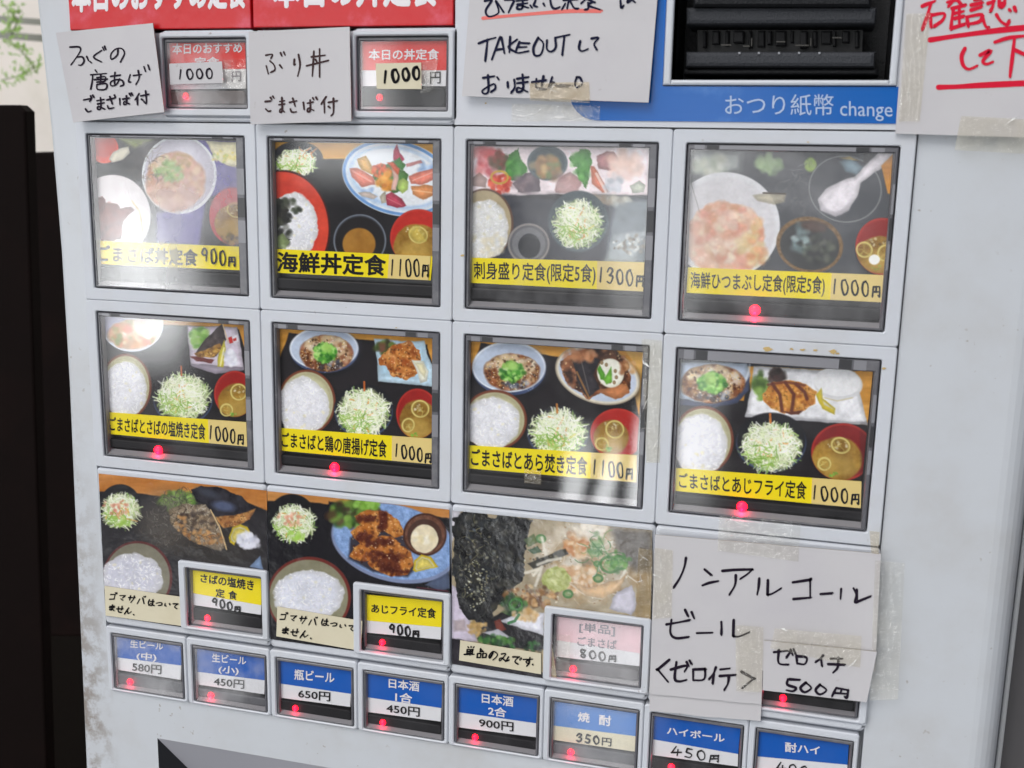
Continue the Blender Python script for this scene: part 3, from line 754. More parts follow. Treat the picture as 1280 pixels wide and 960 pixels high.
# ---- paint functions of the eight big pictures -------------------------------------------------
def pic11(s):
    s.e((236, 70, 40), 215, 190, 95, 100); s.e((150, 40, 30), 215, 180, 80, 70, 0, .3)
    s.p((232, 226, 206), [(245, 262), (270, 215), (330, 185), (378, 175), (385, 220), (340, 265), (270, 285)], wob=3)
    s.p((196, 214, 96), [(280, 110), (560, 118), (520, 150), (420, 190), (380, 170)], a=.7, soft=30)
    s.p((86, 74, 150), [(800, 120), (1110, 140), (1110, 480), (900, 520), (850, 840), (560, 820), (560, 620), (800, 560)], soft=26)
    s.e((232, 236, 240), 715, 365, 250, 262); m = s.e((196, 192, 206), 715, 362, 232, 244); s.tex(m, 10, 90, 4)
    k = s.E(690, 410, 195, 195, 0, 20, .08, 60, 3); s.mix(k, (192, 140, 106)); s.tex(k, 30, 40, 3)
    s.bits(690, 410, 190, 190, 170, 12, 30, [(214, 160, 140), (196, 130, 110), (226, 196, 160), (176, 120, 84), (206, 170, 130), (196, 150, 150)], 5, .7, k)
    s.bits(600, 290, 100, 60, 40, 10, 24, [(230, 214, 170), (214, 190, 140), (220, 200, 180)], 6, .8, k)
    s.bits(655, 340, 90, 70, 80, 10, 20, [(140, 176, 96), (120, 156, 76), (176, 196, 120)], 7, .8)
    s.bits(740, 265, 60, 50, 40, 8, 16, [(186, 150, 90), (160, 120, 70)], 8, .8, k)
    s.bits(690, 560, 120, 30, 30, 8, 16, [(220, 170, 150), (236, 200, 190)], 9, .8, k)
    s.strands(480, 300, 90, 150, 46, 90, 4, [(80, 66, 60), (120, 104, 90), (60, 50, 46)], 10, .8, .9)
    s.p((236, 228, 190), [(890, 140), (1115, 150), (1115, 320), (1040, 310), (950, 250)], wob=4); s.bits(1010, 235, 80, 50, 30, 8, 18, [(236, 220, 120), (150, 180, 90), (240, 236, 200)], 11, .7)
    m = s.e((226, 220, 222), 270, 640, 255, 275); s.tex(m, 12, 100, 3)
    s.p((116, 60, 56), [(140, 560), (160, 520), (205, 505), (225, 560), (300, 555), (320, 590), (385, 570), (420, 600), (370, 640), (330, 690), (350, 740), (320, 800), (140, 815)], wob=14, ws=40)
    s.p((228, 220, 220), [(330, 700), (390, 640), (460, 620), (480, 700), (470, 800), (330, 810)], wob=12, a=.9)
    s.bits(230, 660, 90, 120, 70, 8, 18, [(96, 46, 46), (140, 78, 70), (84, 44, 44), (150, 96, 84)], 12, .7)
    s.line((206, 180, 110), [(400, 540), (450, 610), (470, 740)], 9, .7)
    s.miso(1070, 640, 155, 190, 1080, 690, 130, 130, 4, (190, 50, 60), ((1090, 600, 60, 50),))
    s.bits(1060, 790, 70, 40, 26, 10, 22, [(96, 70, 40), (140, 110, 50), (60, 44, 30)], 13, .8)
def pic12(s):
    s.wood(s.P([(60, 60), (920, 60), (920, 170), (60, 160)], 6), (208, 152, 62)); s.p((28, 26, 30), [(60, 150), (470, 150), (450, 60), (930, 170), (930, 660), (60, 640)], soft=8, a=0)
    s.p((26, 24, 28), [(60, 152), (930, 168), (930, 680), (60, 660)], soft=8)
    s.tex(s.X * 0 + 1, 5, 60, 3)
    s.e((46, 46, 52), 210, 160, 132, 92); s.cabbage(205, 180, 95, 62, 5, None, n=170); s.strands(250, 120, 40, 20, 10, 50, 6, [(240, 240, 220), (210, 140, 80)], 4, .9)
    s.e((226, 232, 240), 720, 255, 285, 190, 14); s.ring((96, 146, 206), 720, 255, 282, 186, 15, 14, .9); s.ring((120, 166, 220), 720, 255, 250, 156, 26, 14, .45, 22)
    m = s.e((232, 236, 242), 725, 250, 232, 140, 14, soft=14)
    s.bits(900, 190, 60, 40, 12, 14, 26, [(96, 140, 200), (150, 184, 226)], 3, .5, s.E(720, 255, 280, 184, 14)); s.bits(560, 340, 60, 40, 10, 10, 24, [(110, 150, 206), (170, 196, 230)], 4, .5, s.E(720, 255, 280, 184, 14))
    s.p((212, 166, 92), [(515, 160), (560, 140), (590, 190), (600, 240), (540, 215)], wob=5)
    s.p((222, 130, 112), [(480, 205), (520, 205), (600, 250), (610, 290), (540, 300), (490, 250)], wob=5); s.line((244, 190, 176), [(495, 220), (590, 275)], 6, .7)
    s.p((178, 52, 84), [(700, 120), (718, 84), (735, 130), (758, 160), (720, 190), (700, 160)], wob=4); s.p((68, 134, 58), [(690, 170), (730, 150), (765, 190), (750, 220), (715, 200)], wob=8)
    s.p((74, 120, 56), [(590, 240), (640, 185), (680, 180), (780, 240), (770, 310), (700, 330), (620, 290)], wob=14)
    s.bits(640, 220, 50, 34, 60, 6, 11, [(206, 84, 36), (226, 110, 50), (190, 66, 30)], 6, .95)
    s.bits(665, 265, 36, 46, 36, 10, 18, [(224, 150, 40), (236, 170, 60), (210, 130, 34)], 7, .95)
    s.p((236, 190, 176), [(690, 190), (720, 200), (728, 260), (715, 318), (690, 316), (700, 250)], wob=3); s.p((226, 100, 60), [(668, 175), (700, 172), (735, 210), (725, 240), (690, 200)], wob=4)
    s.p((176, 202, 108), [(725, 270), (750, 256), (778, 275), (775, 315), (745, 335), (725, 310)], wob=4)
    s.p((226, 134, 116), [(780, 245), (860, 215), (910, 205), (915, 260), (850, 290), (790, 285)], wob=5); s.line((240, 186, 170), [(800, 268), (905, 225)], 6, .7)
    s.p((216, 150, 150), [(765, 185), (840, 165), (850, 178), (770, 200)], wob=4)
    s.p((224, 150, 96), [(790, 300), (860, 290), (910, 300), (910, 345), (850, 365), (800, 340)], wob=6); s.line((240, 200, 160), [(800, 318), (900, 330)], 7, .6)
    s.p((186, 70, 92), [(660, 345), (690, 325), (745, 360), (768, 395), (720, 410), (670, 395)], wob=5); s.line((214, 120, 130), [(672, 360), (745, 395)], 6, .6)
    s.p((222, 206, 196), [(520, 330), (580, 325), (620, 350), (600, 362), (540, 350)], wob=4); s.p((200, 190, 170), [(630, 350), (660, 320), (665, 380), (640, 385)], wob=4)
    s.e((60, 20, 18), 140, 520, 240, 305); s.e((212, 66, 44), 130, 515, 240, 292); m = s.E(130, 515, 240, 292); s.tex(m, 10, 60, 2); s.mix(s.E(115, 520, 200, 250, 0, 24) * m, (196, 52, 34), .8)
    s.rice(190, 500, 130, 165, 3); s.p((46, 44, 40), [(70, 340), (130, 360), (150, 400), (165, 470), (120, 520), (150, 560), (190, 560), (150, 590), (70, 620)], wob=22, ws=36)
    s.bits(120, 480, 60, 140, 60, 9, 20, [(40, 42, 38), (70, 74, 62), (30, 30, 30), (90, 92, 76)], 8, .8); s.bits(150, 370, 50, 14, 14, 10, 16, [(70, 76, 60), (50, 54, 46)], 9, .9); s.bits(205, 420, 22, 16, 12, 8, 14, [(84, 92, 70), (54, 60, 50)], 10, .9)
    s.p((150, 170, 110), [(100, 560), (140, 540), (175, 580), (150, 620), (100, 610)], wob=8, a=.8)
    s.e((60, 62, 70), 530, 575, 136, 136); s.ring((120, 128, 140), 530, 575, 134, 134, 6, 0, .9); s.e((26, 22, 24), 530, 578, 124, 124); m = s.e((162, 112, 38), 526, 592, 84, 82, soft=8); s.tex(m, 14, 60, 3)
    s.miso(830, 560, 145, 145, 820, 600, 118, 110, 3, (186, 40, 30), ((828, 545, 50, 44),)); s.p((222, 204, 100), [(775, 520), (820, 495), (870, 530), (868, 580), (820, 585), (785, 560)], a=.6, wob=6)
def pic13(s):
    s.p((236, 222, 226), [(60, 80), (915, 85), (910, 320), (480, 310), (60, 330)], soft=8); s.tex(s.E(480, 200, 500, 150), 14, 80, 2)
    s.p((46, 48, 58), [(60, 300), (500, 335), (915, 320), (915, 650), (60, 650)], soft=14)
    s.p((200, 70, 70), [(110, 110), (180, 100), (240, 130), (220, 190), (150, 200)], wob=12, a=.85); s.bits(150, 150, 80, 60, 24, 18, 34, [(206, 80, 80), (224, 150, 150), (196, 60, 70), (214, 170, 180)], 1, .7)
    s.bits(200, 150, 40, 40, 20, 12, 22, [(60, 84, 50), (90, 70, 50), (120, 60, 50)], 2, .8)
    s.p((76, 146, 60), [(232, 200), (245, 130), (290, 100), (312, 140), (330, 190), (300, 240), (250, 245)], wob=16, ws=26); s.bits(280, 180, 40, 60, 30, 8, 18, [(96, 166, 76), (60, 126, 50)], 3, .7)
    s.bits(210, 262, 55, 42, 60, 8, 13, [(214, 66, 40), (232, 90, 56), (190, 50, 36)], 4, .95); s.ring((206, 170, 60), 205, 232, 44, 34, 10, 0, .9)
    s.p((110, 96, 104), [(270, 260), (330, 210), (380, 200), (400, 300), (290, 305)], wob=10); s.bits(330, 260, 50, 40, 20, 12, 24, [(90, 78, 88), (140, 120, 126)], 5, .7)
    s.p((150, 120, 110), [(70, 240), (110, 210), (150, 240), (140, 280), (75, 275)], wob=6, a=.7)
    s.e((92, 104, 110), 430, 165, 95, 82); s.e((70, 84, 90), 430, 165, 82, 68); s.bits(430, 180, 55, 45, 50, 12, 24, [(176, 130, 90), (110, 130, 84), (200, 170, 120), (140, 110, 84)], 6, .8)
    s.p((196, 160, 158), [(460, 290), (490, 230), (540, 210), (590, 240), (575, 300), (470, 305)], wob=8); s.bits(525, 260, 50, 40, 16, 14, 26, [(206, 176, 176), (180, 140, 140)], 7, .6)
    s.p((84, 152, 66), [(525, 150), (570, 110), (630, 105), (640, 170), (620, 230), (610, 290), (580, 250), (560, 190)], wob=16, ws=26); s.bits(590, 170, 40, 60, 30, 8, 18, [(104, 172, 84), (64, 130, 56)], 8, .7)
    s.p((180, 130, 132), [(655, 130), (740, 110), (770, 160), (740, 200), (670, 190)], wob=12); s.bits(790, 160, 90, 55, 26, 20, 36, [(226, 190, 176), (214, 176, 160), (236, 214, 206)], 9, .7)
    s.p((224, 130, 100), [(632, 180), (650, 180), (720, 300), (690, 305), (640, 260)], wob=4); s.line((246, 220, 210), [(660, 215), (705, 300)], 12, .8); s.p((186, 190, 176), [(815, 270), (860, 245), (890, 270), (880, 305), (830, 305)], wob=6)
    s.bits(740, 260, 40, 40, 20, 8, 20, [(206, 206, 214), (170, 176, 186)], 10, .7)
    s.p((176, 170, 156), [(620, 315), (700, 315), (810, 325), (830, 345), (720, 360), (630, 355)], wob=8, a=.85); s.bits(720, 338, 100, 18, 20, 10, 20, [(150, 130, 110), (200, 194, 180)], 12, .7)
    s.e((92, 62, 46), 135, 450, 136, 165); s.e((176, 160, 126), 132, 448, 128, 155); s.rice(135, 480, 112, 142, 5, (232, 232, 228))
    s.bits(150, 540, 80, 60, 20, 10, 18, [(226, 214, 180)], 4, .5)
    s.e((96, 96, 100), 342, 545, 100, 98); s.ring((150, 142, 138), 342, 545, 98, 96, 9, 0, .9); s.e((120, 120, 124), 342, 545, 78, 76); s.e((34, 36, 42), 345, 555, 52, 58)
    s.cabbage(575, 450, 106, 108, 6, (64, 78, 84), 1.34, 220, (84, 100, 108), -10)
    s.p((176, 190, 196), [(740, 340), (915, 330), (915, 640), (690, 640)], soft=40, a=.55); s.p((196, 204, 206), [(740, 500), (900, 480), (840, 640), (690, 630)], soft=12, a=.6); s.bits(820, 545, 80, 50, 50, 5, 12, [(110, 98, 84), (236, 236, 230), (150, 138, 120)], 13, .7)
def pic14(s):
    s.C[:] = (72, 74, 80); s.tex(s.X * 0 + 1, 14, 90, 2)
    s.p((176, 182, 178), [(85, 70), (330, 75), (320, 160), (200, 190), (80, 180)], soft=40, a=.8); s.bits(180, 130, 90, 40, 40, 14, 30, [(206, 208, 190), (160, 170, 150), (220, 220, 214)], 1, .6)
    s.bits(455, 125, 50, 45, 36, 12, 24, [(128, 156, 110), (150, 176, 130), (170, 190, 150)], 2, .7); s.e((150, 176, 92), 652, 135, 30, 34, soft=10, wob=.1)
    s.strands(600, 160, 70, 60, 30, 50, 3, [(150, 150, 154), (60, 60, 64)], 4, .5); s.strands(580, 290, 150, 70, 60, 60, 3, [(120, 120, 124), (50, 50, 54)], 5, .5)
    s.e((226, 226, 230), 250, 420, 258, 250); m = s.e((216, 214, 218), 250, 425, 235, 228, soft=14); s.tex(m, 9, 100, 3)
    k = s.E(255, 480, 185, 170, 0, 16, .12, 50, 4); s.mix(k, (222, 176, 150)); s.bits(255, 480, 185, 170, 150, 16, 34, [(226, 170, 140), (214, 140, 110), (236, 200, 180), (232, 214, 196), (206, 150, 110), (224, 150, 130), (236, 220, 190)], 6, .8, k, 12, .2)
    s.bits(390, 500, 60, 110, 40, 12, 24, [(222, 200, 150), (214, 180, 120), (226, 160, 110)], 7, .8); s.bits(250, 390, 60, 40, 16, 14, 24, [(236, 196, 180), (240, 210, 190)], 8, .8)
    s.line((120, 116, 112), [(80, 190), (110, 290), (130, 360)], 3, .8); s.p((186, 176, 150), [(380, 280), (450, 268), (540, 270), (530, 310), (480, 322), (400, 305)], a=.8, soft=8); s.line((60, 46, 36), [(430, 268), (535, 272)], 8, .9)
    s.e((96, 98, 104), 815, 250, 175, 160, 12, .6); s.ring((150, 152, 150), 815, 250, 172, 156, 4, 12, .9); s.e((70, 72, 78), 815, 250, 166, 150, 12, .7)
    s.p((150, 176, 190), [(790, 120), (840, 98), (900, 150), (870, 180), (820, 170)], a=.7, soft=14); s.p((206, 180, 116), [(790, 105), (840, 95), (880, 115), (830, 112)], a=.8)
    s.p((60, 58, 62), [(905, 70), (1010, 75), (940, 150), (900, 130)], soft=8, a=.8)
    s.p((226, 220, 226), [(970, 78), (1045, 80), (1000, 140), (890, 220), (868, 290), (830, 350), (770, 378), (700, 350), (686, 300), (720, 250), (800, 210), (860, 190)], soft=7)
    s.p((196, 190, 200), [(700, 310), (740, 360), (800, 350), (850, 280), (830, 350), (770, 378), (705, 352)], a=.5, soft=20)
    s.wood(s.P([(985, 140), (1045, 80), (1045, 280), (1015, 270)], 6), (196, 132, 48))
    s.e((120, 92, 58), 648, 512, 158, 132, 10); m = s.E(648, 512, 156, 130, 10); s.tex(m, 30, 8, 3, 2); s.e((54, 54, 56), 648, 516, 140, 114, 10); s.p((90, 66, 58), [(580, 410), (660, 395), (740, 420), (720, 455), (640, 450)], a=.8, soft=14)
    s.bits(600, 470, 50, 60, 14, 12, 24, [(150, 180, 180), (110, 130, 134), (200, 220, 220)], 9, .6); s.bits(680, 540, 90, 70, 30, 8, 20, [(70, 80, 66), (96, 100, 84), (40, 40, 42)], 10, .6)
    s.miso(990, 520, 126, 134, 980, 560, 108, 90, 5, (142, 26, 24), ((905, 535, 40, 38), (1000, 550, 34, 40))); s.e((244, 244, 240), 952, 582, 26, 24)
TRAYC = (30, 26, 30)
def base_tray(s, wood, tray):
    s.C[:] = TRAYC; s.wood(s.P(wood, 6)); s.p(TRAYC, tray, soft=7); s.tex(s.X * 0 + 1, 4, 70, 2)
def pic21(s):
    base_tray(s, [(60, 40), (880, 90), (880, 140), (60, 110)], [(60, 95), (540, 118), (815, 130), (865, 300), (870, 700), (60, 700)])
    s.wood(s.P([(815, 110), (880, 110), (880, 300), (860, 260)], 6))
    s.e((206, 212, 226), 240, 110, 170, 150); m = s.e((186, 184, 206), 240, 105, 158, 138); s.tex(m, 10, 60, 2)
    s.ring((232, 236, 246), 240, 110, 170, 150, 10, 0, .9)
    k = s.E(240, 165, 130, 80, 0, 14, .1, 40, 3); s.mix(k, (190, 150, 110)); s.bits(240, 170, 130, 80, 90, 10, 24, [(226, 160, 120), (236, 200, 180), (196, 140, 80), (130, 150, 80), (240, 226, 210), (214, 120, 90)], 3, .8, k)
    s.bits(330, 110, 60, 60, 30, 14, 28, [(236, 232, 224), (226, 220, 200)], 8, .8)
    s.p((196, 186, 200), [(540, 120), (815, 125), (850, 350), (700, 375), (560, 330)], soft=6); s.p((160, 150, 164), [(560, 325), (850, 345), (850, 360), (700, 382), (560, 338)], soft=6)
    s.bits(610, 180, 52, 50, 50, 10, 20, [(126, 176, 76), (160, 200, 110), (96, 146, 60)], 4, .9)
    m = s.p((64, 52, 52), [(585, 265), (640, 190), (730, 108), (755, 195), (700, 285), (600, 290)], wob=5); s.tex(m, 26, 20, 3)
    s.fried([(580, 270), (650, 245), (720, 215), (735, 240), (690, 290), (600, 292)], [(150, 106, 44), (196, 150, 62), (216, 176, 80), (110, 74, 34)], 5, 60, (6, 12), 5); s.line((214, 190, 150), [(735, 110), (765, 210)], 6, .9)
    s.p((120, 44, 40), [(555, 285), (640, 295), (690, 305), (670, 325), (590, 310)], wob=6)
    s.p((236, 230, 240), [(770, 180), (818, 165), (822, 210), (780, 215)]); s.p((206, 40, 34), [(765, 185), (785, 178), (790, 212), (772, 216)]); s.p((206, 50, 44), [(790, 190), (808, 185), (808, 200), (792, 204)])
    s.p((220, 206, 70), [(705, 340), (712, 270), (745, 195), (750, 250), (738, 345)]); s.line((240, 236, 180), [(722, 335), (742, 240)], 9, .8)
    s.bits(778, 295, 28, 40, 40, 10, 18, [(236, 236, 244), (222, 222, 232), (206, 206, 220)], 6, .95)
    s.ricebowl(205, 450, 142, 180, 200, 470, 125, 150, seed=3); s.e((30, 28, 34), 530, 500, 165, 145, 0, .6)
    s.cabbage(518, 505, 138, 118, 4); s.line((190, 96, 40), [(508, 340), (510, 390)], 9, .9)
    s.miso(800, 490, 112, 125, 812, 540, 102, 105, 6, rings=((822, 480, 46, 46), (755, 578, 36, 36)))
def pic22(s):
    base_tray(s, [(50, 70), (900, 110), (900, 420), (60, 300)], [(130, 110), (580, 150), (850, 170), (890, 320), (890, 700), (60, 700), (60, 300)])
    s.soba(313, 190, 180, 112, 325, 215, 138, 95, 3)
    s.p((20, 18, 20), [(595, 250), (880, 290), (880, 395), (600, 375)], a=.7, soft=16)
    s.p((196, 222, 238), [(573, 138), (640, 140), (720, 152), (838, 152), (850, 220), (885, 300), (885, 388), (740, 375), (595, 362), (590, 260)], soft=6); s.p((170, 204, 226), [(600, 170), (830, 175), (850, 290), (860, 350), (610, 335)], a=.7, soft=22)
    s.bits(635, 185, 42, 40, 44, 10, 20, [(76, 96, 44), (110, 130, 60), (60, 56, 36), (120, 76, 60)], 2, .9)
    s.fried([(600, 240), (650, 190), (700, 170), (745, 150), (815, 200), (820, 250), (790, 290), (810, 320), (740, 350), (670, 340), (640, 290), (605, 270)], [(166, 92, 34), (196, 122, 52), (212, 146, 76), (140, 70, 26), (184, 96, 44), (222, 164, 100)], 4, 190, (8, 18), 12)
    s.p((236, 236, 220), [(770, 250), (830, 255), (858, 310), (850, 360), (815, 370), (800, 320)], wob=3); s.p((226, 216, 170), [(785, 262), (828, 268), (846, 310), (838, 345), (815, 320)], a=.7, soft=8)
    s.ricebowl(222, 470, 152, 170, 205, 490, 132, 148, seed=2)
    s.cabbage(520, 525, 128, 118, 5, bowlr=1.22, by=-8); s.line((196, 100, 40), [(523, 365), (524, 410)], 10, .9)
    s.miso(800, 530, 110, 130, 805, 570, 98, 112, 7, rings=((815, 505, 48, 46), (752, 590, 34, 38)))
def pic23(s):
    base_tray(s, [(50, 90), (910, 130), (910, 470), (50, 300)], [(120, 110), (470, 175), (800, 200), (850, 330), (880, 470), (880, 700), (50, 700), (50, 300)])
    s.wood(s.P([(800, 130), (900, 140), (890, 460), (850, 340), (870, 230)], 8), (214, 168, 92)); s.wood(s.P([(50, 230), (80, 200), (70, 280), (50, 320)], 6), (160, 84, 36))
    s.soba(254, 225, 177, 122, 270, 250, 135, 88, 4)
    s.e((20, 18, 22), 690, 285, 210, 145, 18, .6, soft=24); s.e((222, 216, 200), 680, 265, 208, 134, 18); s.ring((150, 130, 100), 680, 265, 208, 134, 6, 18, .6); m = s.e((196, 206, 224), 680, 265, 192, 118, 18)
    s.fried([(500, 200), (560, 155), (680, 130), (760, 140), (830, 220), (835, 330), (780, 375), (700, 350), (640, 380), (560, 330), (515, 270)], [(72, 44, 30), (150, 88, 52), (176, 110, 72), (50, 34, 28), (110, 66, 42), (190, 130, 90)], 6, 130, (10, 24), 12)
    m = s.p((44, 40, 46), [(560, 190), (640, 165), (690, 190), (660, 260), (690, 330), (630, 375), (580, 290)], wob=6); s.tex(m, 20, 30, 3); s.line((110, 104, 100), [(600, 190), (640, 350)], 6, .6); s.line((176, 120, 60), [(580, 250), (640, 375)], 9, .7)
    s.p((196, 126, 80), [(690, 330), (820, 310), (830, 345), (770, 378), (720, 360)], wob=12); s.bits(600, 165, 70, 20, 24, 12, 22, [(186, 120, 80), (206, 146, 104)], 8, .9)
    s.e((226, 222, 206), 742, 255, 64, 70, -10); s.e((236, 234, 222), 738, 252, 58, 64, -10)
    for x, y in ((722, 215), (765, 245), (770, 275), (740, 295), (700, 205), (760, 300)): s.e((150, 128, 96), x, y, 8, 10, soft=3)
    s.p((100, 176, 56), [(678, 235), (690, 215), (716, 262), (712, 290), (695, 285)]); s.p((124, 196, 70), [(745, 225), (750, 300), (725, 310), (708, 285)]); s.bits(820, 220, 40, 50, 18, 10, 18, [(206, 160, 110), (150, 96, 60)], 9, .8)
    s.ricebowl(185, 480, 156, 145, 170, 495, 138, 124, seed=4)
    s.cabbage(490, 540, 126, 106, 6, by=2, bowl=(40, 40, 46)); s.line((200, 130, 60), [(484, 405), (486, 445)], 10, .9)
    s.miso(775, 545, 130, 120, 745, 565, 84, 84, 8, (168, 34, 28), rings=((762, 525, 46, 44), (700, 595, 34, 32)))
def pic24(s):
    base_tray(s, [(60, 100), (970, 160), (950, 420), (60, 260)], [(380, 140), (420, 370), (940, 410), (930, 700), (50, 700), (60, 300), (370, 300)])
    s.p((44, 52, 66), [(60, 90), (970, 130), (970, 165), (60, 125)], soft=6)
    s.p((180, 192, 210), [(70, 120), (385, 125), (400, 180), (380, 250), (300, 290), (180, 310), (60, 290)], soft=8); s.p((66, 74, 104), [(60, 290), (200, 310), (330, 275), (395, 190), (390, 250), (340, 310), (230, 330), (60, 320)], soft=8)
    s.ring((230, 234, 242), 215, 130, 186, 172, 10, -10, .6)
    s.soba(-900, -900, 10, 10, 225, 220, 148, 88, 5)
    s.mix(s.E(-900, -900, 10, 10), (0, 0, 0))
    s.p((226, 226, 230), [(415, 140), (880, 165), (940, 410), (690, 390), (375, 370), (400, 250)], soft=6); s.p((206, 206, 212), [(380, 360), (690, 382), (940, 400), (940, 412), (690, 396), (376, 374)], soft=5, a=.8)
    s.bits(445, 225, 26, 60, 40, 10, 20, [(96, 130, 50), (130, 166, 76), (60, 86, 36)], 2, .9); s.bits(518, 185, 36, 34, 40, 8, 18, [(60, 44, 44), (90, 62, 58), (50, 40, 36)], 3, .9)
    s.fried([(455, 270), (500, 215), (580, 205), (660, 225), (705, 255), (695, 310), (640, 345), (560, 355), (490, 330), (460, 295)], [(206, 140, 58), (222, 164, 80), (180, 106, 40), (214, 150, 64), (160, 86, 34)], 5, 150, (6, 14), 7)
    for a in ([(500, 220), (535, 270), (545, 345)], [(560, 215), (600, 270), (590, 345)], [(610, 222), (650, 260), (660, 290)]): s.line((92, 42, 28), a, 16, .9, 6)
    s.p((110, 54, 34), [(550, 350), (640, 345), (620, 362), (580, 362)], wob=4); s.line((106, 50, 32), [(480, 225), (560, 212), (650, 228)], 12, .8, 6)
    s.e((214, 214, 216), 805, 222, 112, 76, 5); s.e((236, 236, 238), 800, 212, 108, 66, 5); s.line((196, 180, 130), [(740, 285), (800, 300), (870, 285)], 6, .6)
    s.p((224, 200, 50), [(700, 270), (725, 240), (735, 290), (790, 335), (785, 362), (730, 335)]); s.p((240, 236, 206), [(722, 255), (735, 300), (785, 340), (740, 320)], a=.9)
    s.ricebowl(180, 480, 142, 158, 165, 500, 124, 140, seed=6)
    s.cabbage(495, 510, 130, 108, 7, by=-18, bowlr=1.28); s.line((206, 116, 40), [(490, 360), (492, 400)], 10, .9)
    s.miso(825, 535, 145, 132, 800, 570, 116, 104, 9, (128, 22, 24), rings=((815, 505, 46, 38), (740, 590, 32, 32)))
    s.mix(s.P([(905, 400), (970, 380), (970, 700), (905, 700)], 8), (40, 34, 40), .25)

YF = 0.028
BIG = [
 # key, col,row, picture quad, strip quad, price x split, name text quad, price text, tray quad, lamp, label
 ('g', 0, 0, pic11, [(118, 118), (1108, 140), (1122, 846), (152, 806)], [(152, 804.7), (1122, 844.7), (1118, 1001.7), (158, 958.7)], None,
  [('ごまさば丼定食', [(172, 828), (838, 862), (838, 975), (172, 945)], YF)], hand('900円', 885, 898, 1062, 930, 92), [(150, 972), (1142, 1024), (1145, 1146), (150, 1114)], None, 'menu button with washed-out sesame mackerel bowl picture'),
 ('12', 1, 0, pic12, [(76, 72), (910, 82), (905, 656), (88, 618)], [(88, 617), (905, 655), (893, 778), (88, 738)], 680,
  [('海鮮丼定食', [(105, 630), (664, 648), (664, 757), (105, 735)], YF)], hand('1100円', 694, 712, 862, 716, 86), [(85, 758), (915, 798), (915, 893), (85, 850)], None, 'menu button with red bowl and blue rimmed sashimi plate'),
 ('13', 2, 0, pic13, [(70, 85), (910, 92), (905, 633), (66, 611)], [(66, 610), (905, 632), (900, 770), (66, 728)], 665,
  [('刺身盛り定食(限定5食)', [(82, 628), (658, 640), (655, 742), (85, 722)], .012)], hand('1300円', 680, 690, 862, 710, 72), [(55, 745), (905, 778), (905, 890), (55, 835)], None, 'menu button with long white sashimi platter above rice'),
 ('14', 3, 0, pic14, [(90, 70), (1040, 82), (998, 657), (75, 620)], [(75, 618), (998, 655), (990, 783), (68, 738)], 752,
  [('海鮮ひつまぶし定食(限定5食)', [(86, 638), (722, 660), (716, 758), (88, 728)], .014)], hand('1000円', 764, 708, 958, 722, 72), [(52, 760), (990, 800), (985, 905), (52, 848)], (390, 820), 'menu button with white spoon and scratched scuffed cover'),
 ('21', 0, 1, pic21, [(75, 65), (862, 112), (862, 646), (103, 592)], [(103, 590), (862, 645), (868, 778), (105, 708)], 655,
  [('ごまさばとさばの塩焼き定食', [(118, 614), (640, 652), (640, 742), (118, 692)], .016)], hand('1000円', 668, 700, 830, 728, 76), [(100, 728), (880, 790), (885, 888), (100, 822)], (383, 797), 'menu button with grilled mackerel on a square grey plate'),
 ('22', 1, 1, pic22, [(68, 85), (885, 130), (880, 663), (76, 607)], [(76, 605), (880, 662), (878, 795), (76, 722)], 668,
  [('ごまさばと鶏の唐揚げ定食', [(92, 626), (640, 668), (640, 762), (92, 706)], .018)], hand('1000円', 690, 722, 854, 752, 70), [(72, 738), (888, 808), (885, 905), (72, 825)], (368, 810), 'menu button with fried chicken pieces on a pale blue plate'),
 ('23', 2, 1, pic23, [(65, 100), (900, 140), (868, 652), (58, 604)], [(58, 602), (868, 650), (865, 780), (56, 712)], 648,
  [('ごまさばとあら焚き定食', [(72, 616), (630, 656), (630, 750), (72, 700)], .02)], hand('1100円', 664, 706, 830, 728, 72), [(48, 730), (895, 790), (890, 885), (48, 815)], None, 'menu button with dark simmered fish and lotus root slice'),
 ('24', 3, 1, pic24, [(75, 105), (965, 160), (914, 674), (55, 612)], [(55, 610), (912, 672), (908, 795), (52, 715)], 684,
  [('ごまさばとあじフライ定食', [(66, 630), (660, 672), (655, 756), (70, 702)], .016)], hand('1000円', 694, 722, 880, 744, 66), [(50, 725), (925, 800), (920, 885), (50, 815)], (360, 788), 'menu button with sauced fried horse mackerel on a white plate'),
]
HAZE = {'g': (0.36, .06), '12': (0.015, .03), '13': (0.17, .04), '14': (0.20, .05), '21': (0.06, .05), '22': (0.005, .03), '23': (0.03, .03), '24': (0.04, .03)}  # milky veil per cover: scuffs plus painted glare
rsb = random.Random(3)
def lerp(q, s, t):
    q = np.array(q, float); return tuple((1 - s) * (1 - t) * q[0] + s * (1 - t) * q[1] + s * t * q[2] + (1 - s) * t * q[3])
def sub(q, x0, x1):
    """part of a strip quad between two x positions"""
    f0 = (x0 - q[0][0]) / (q[1][0] - q[0][0]); f1 = (x1 - q[0][0]) / (q[1][0] - q[0][0])
    return [lerp(q, f0, 0), lerp(q, f1, 0), lerp(q, f1, 1), lerp(q, f0, 1)]

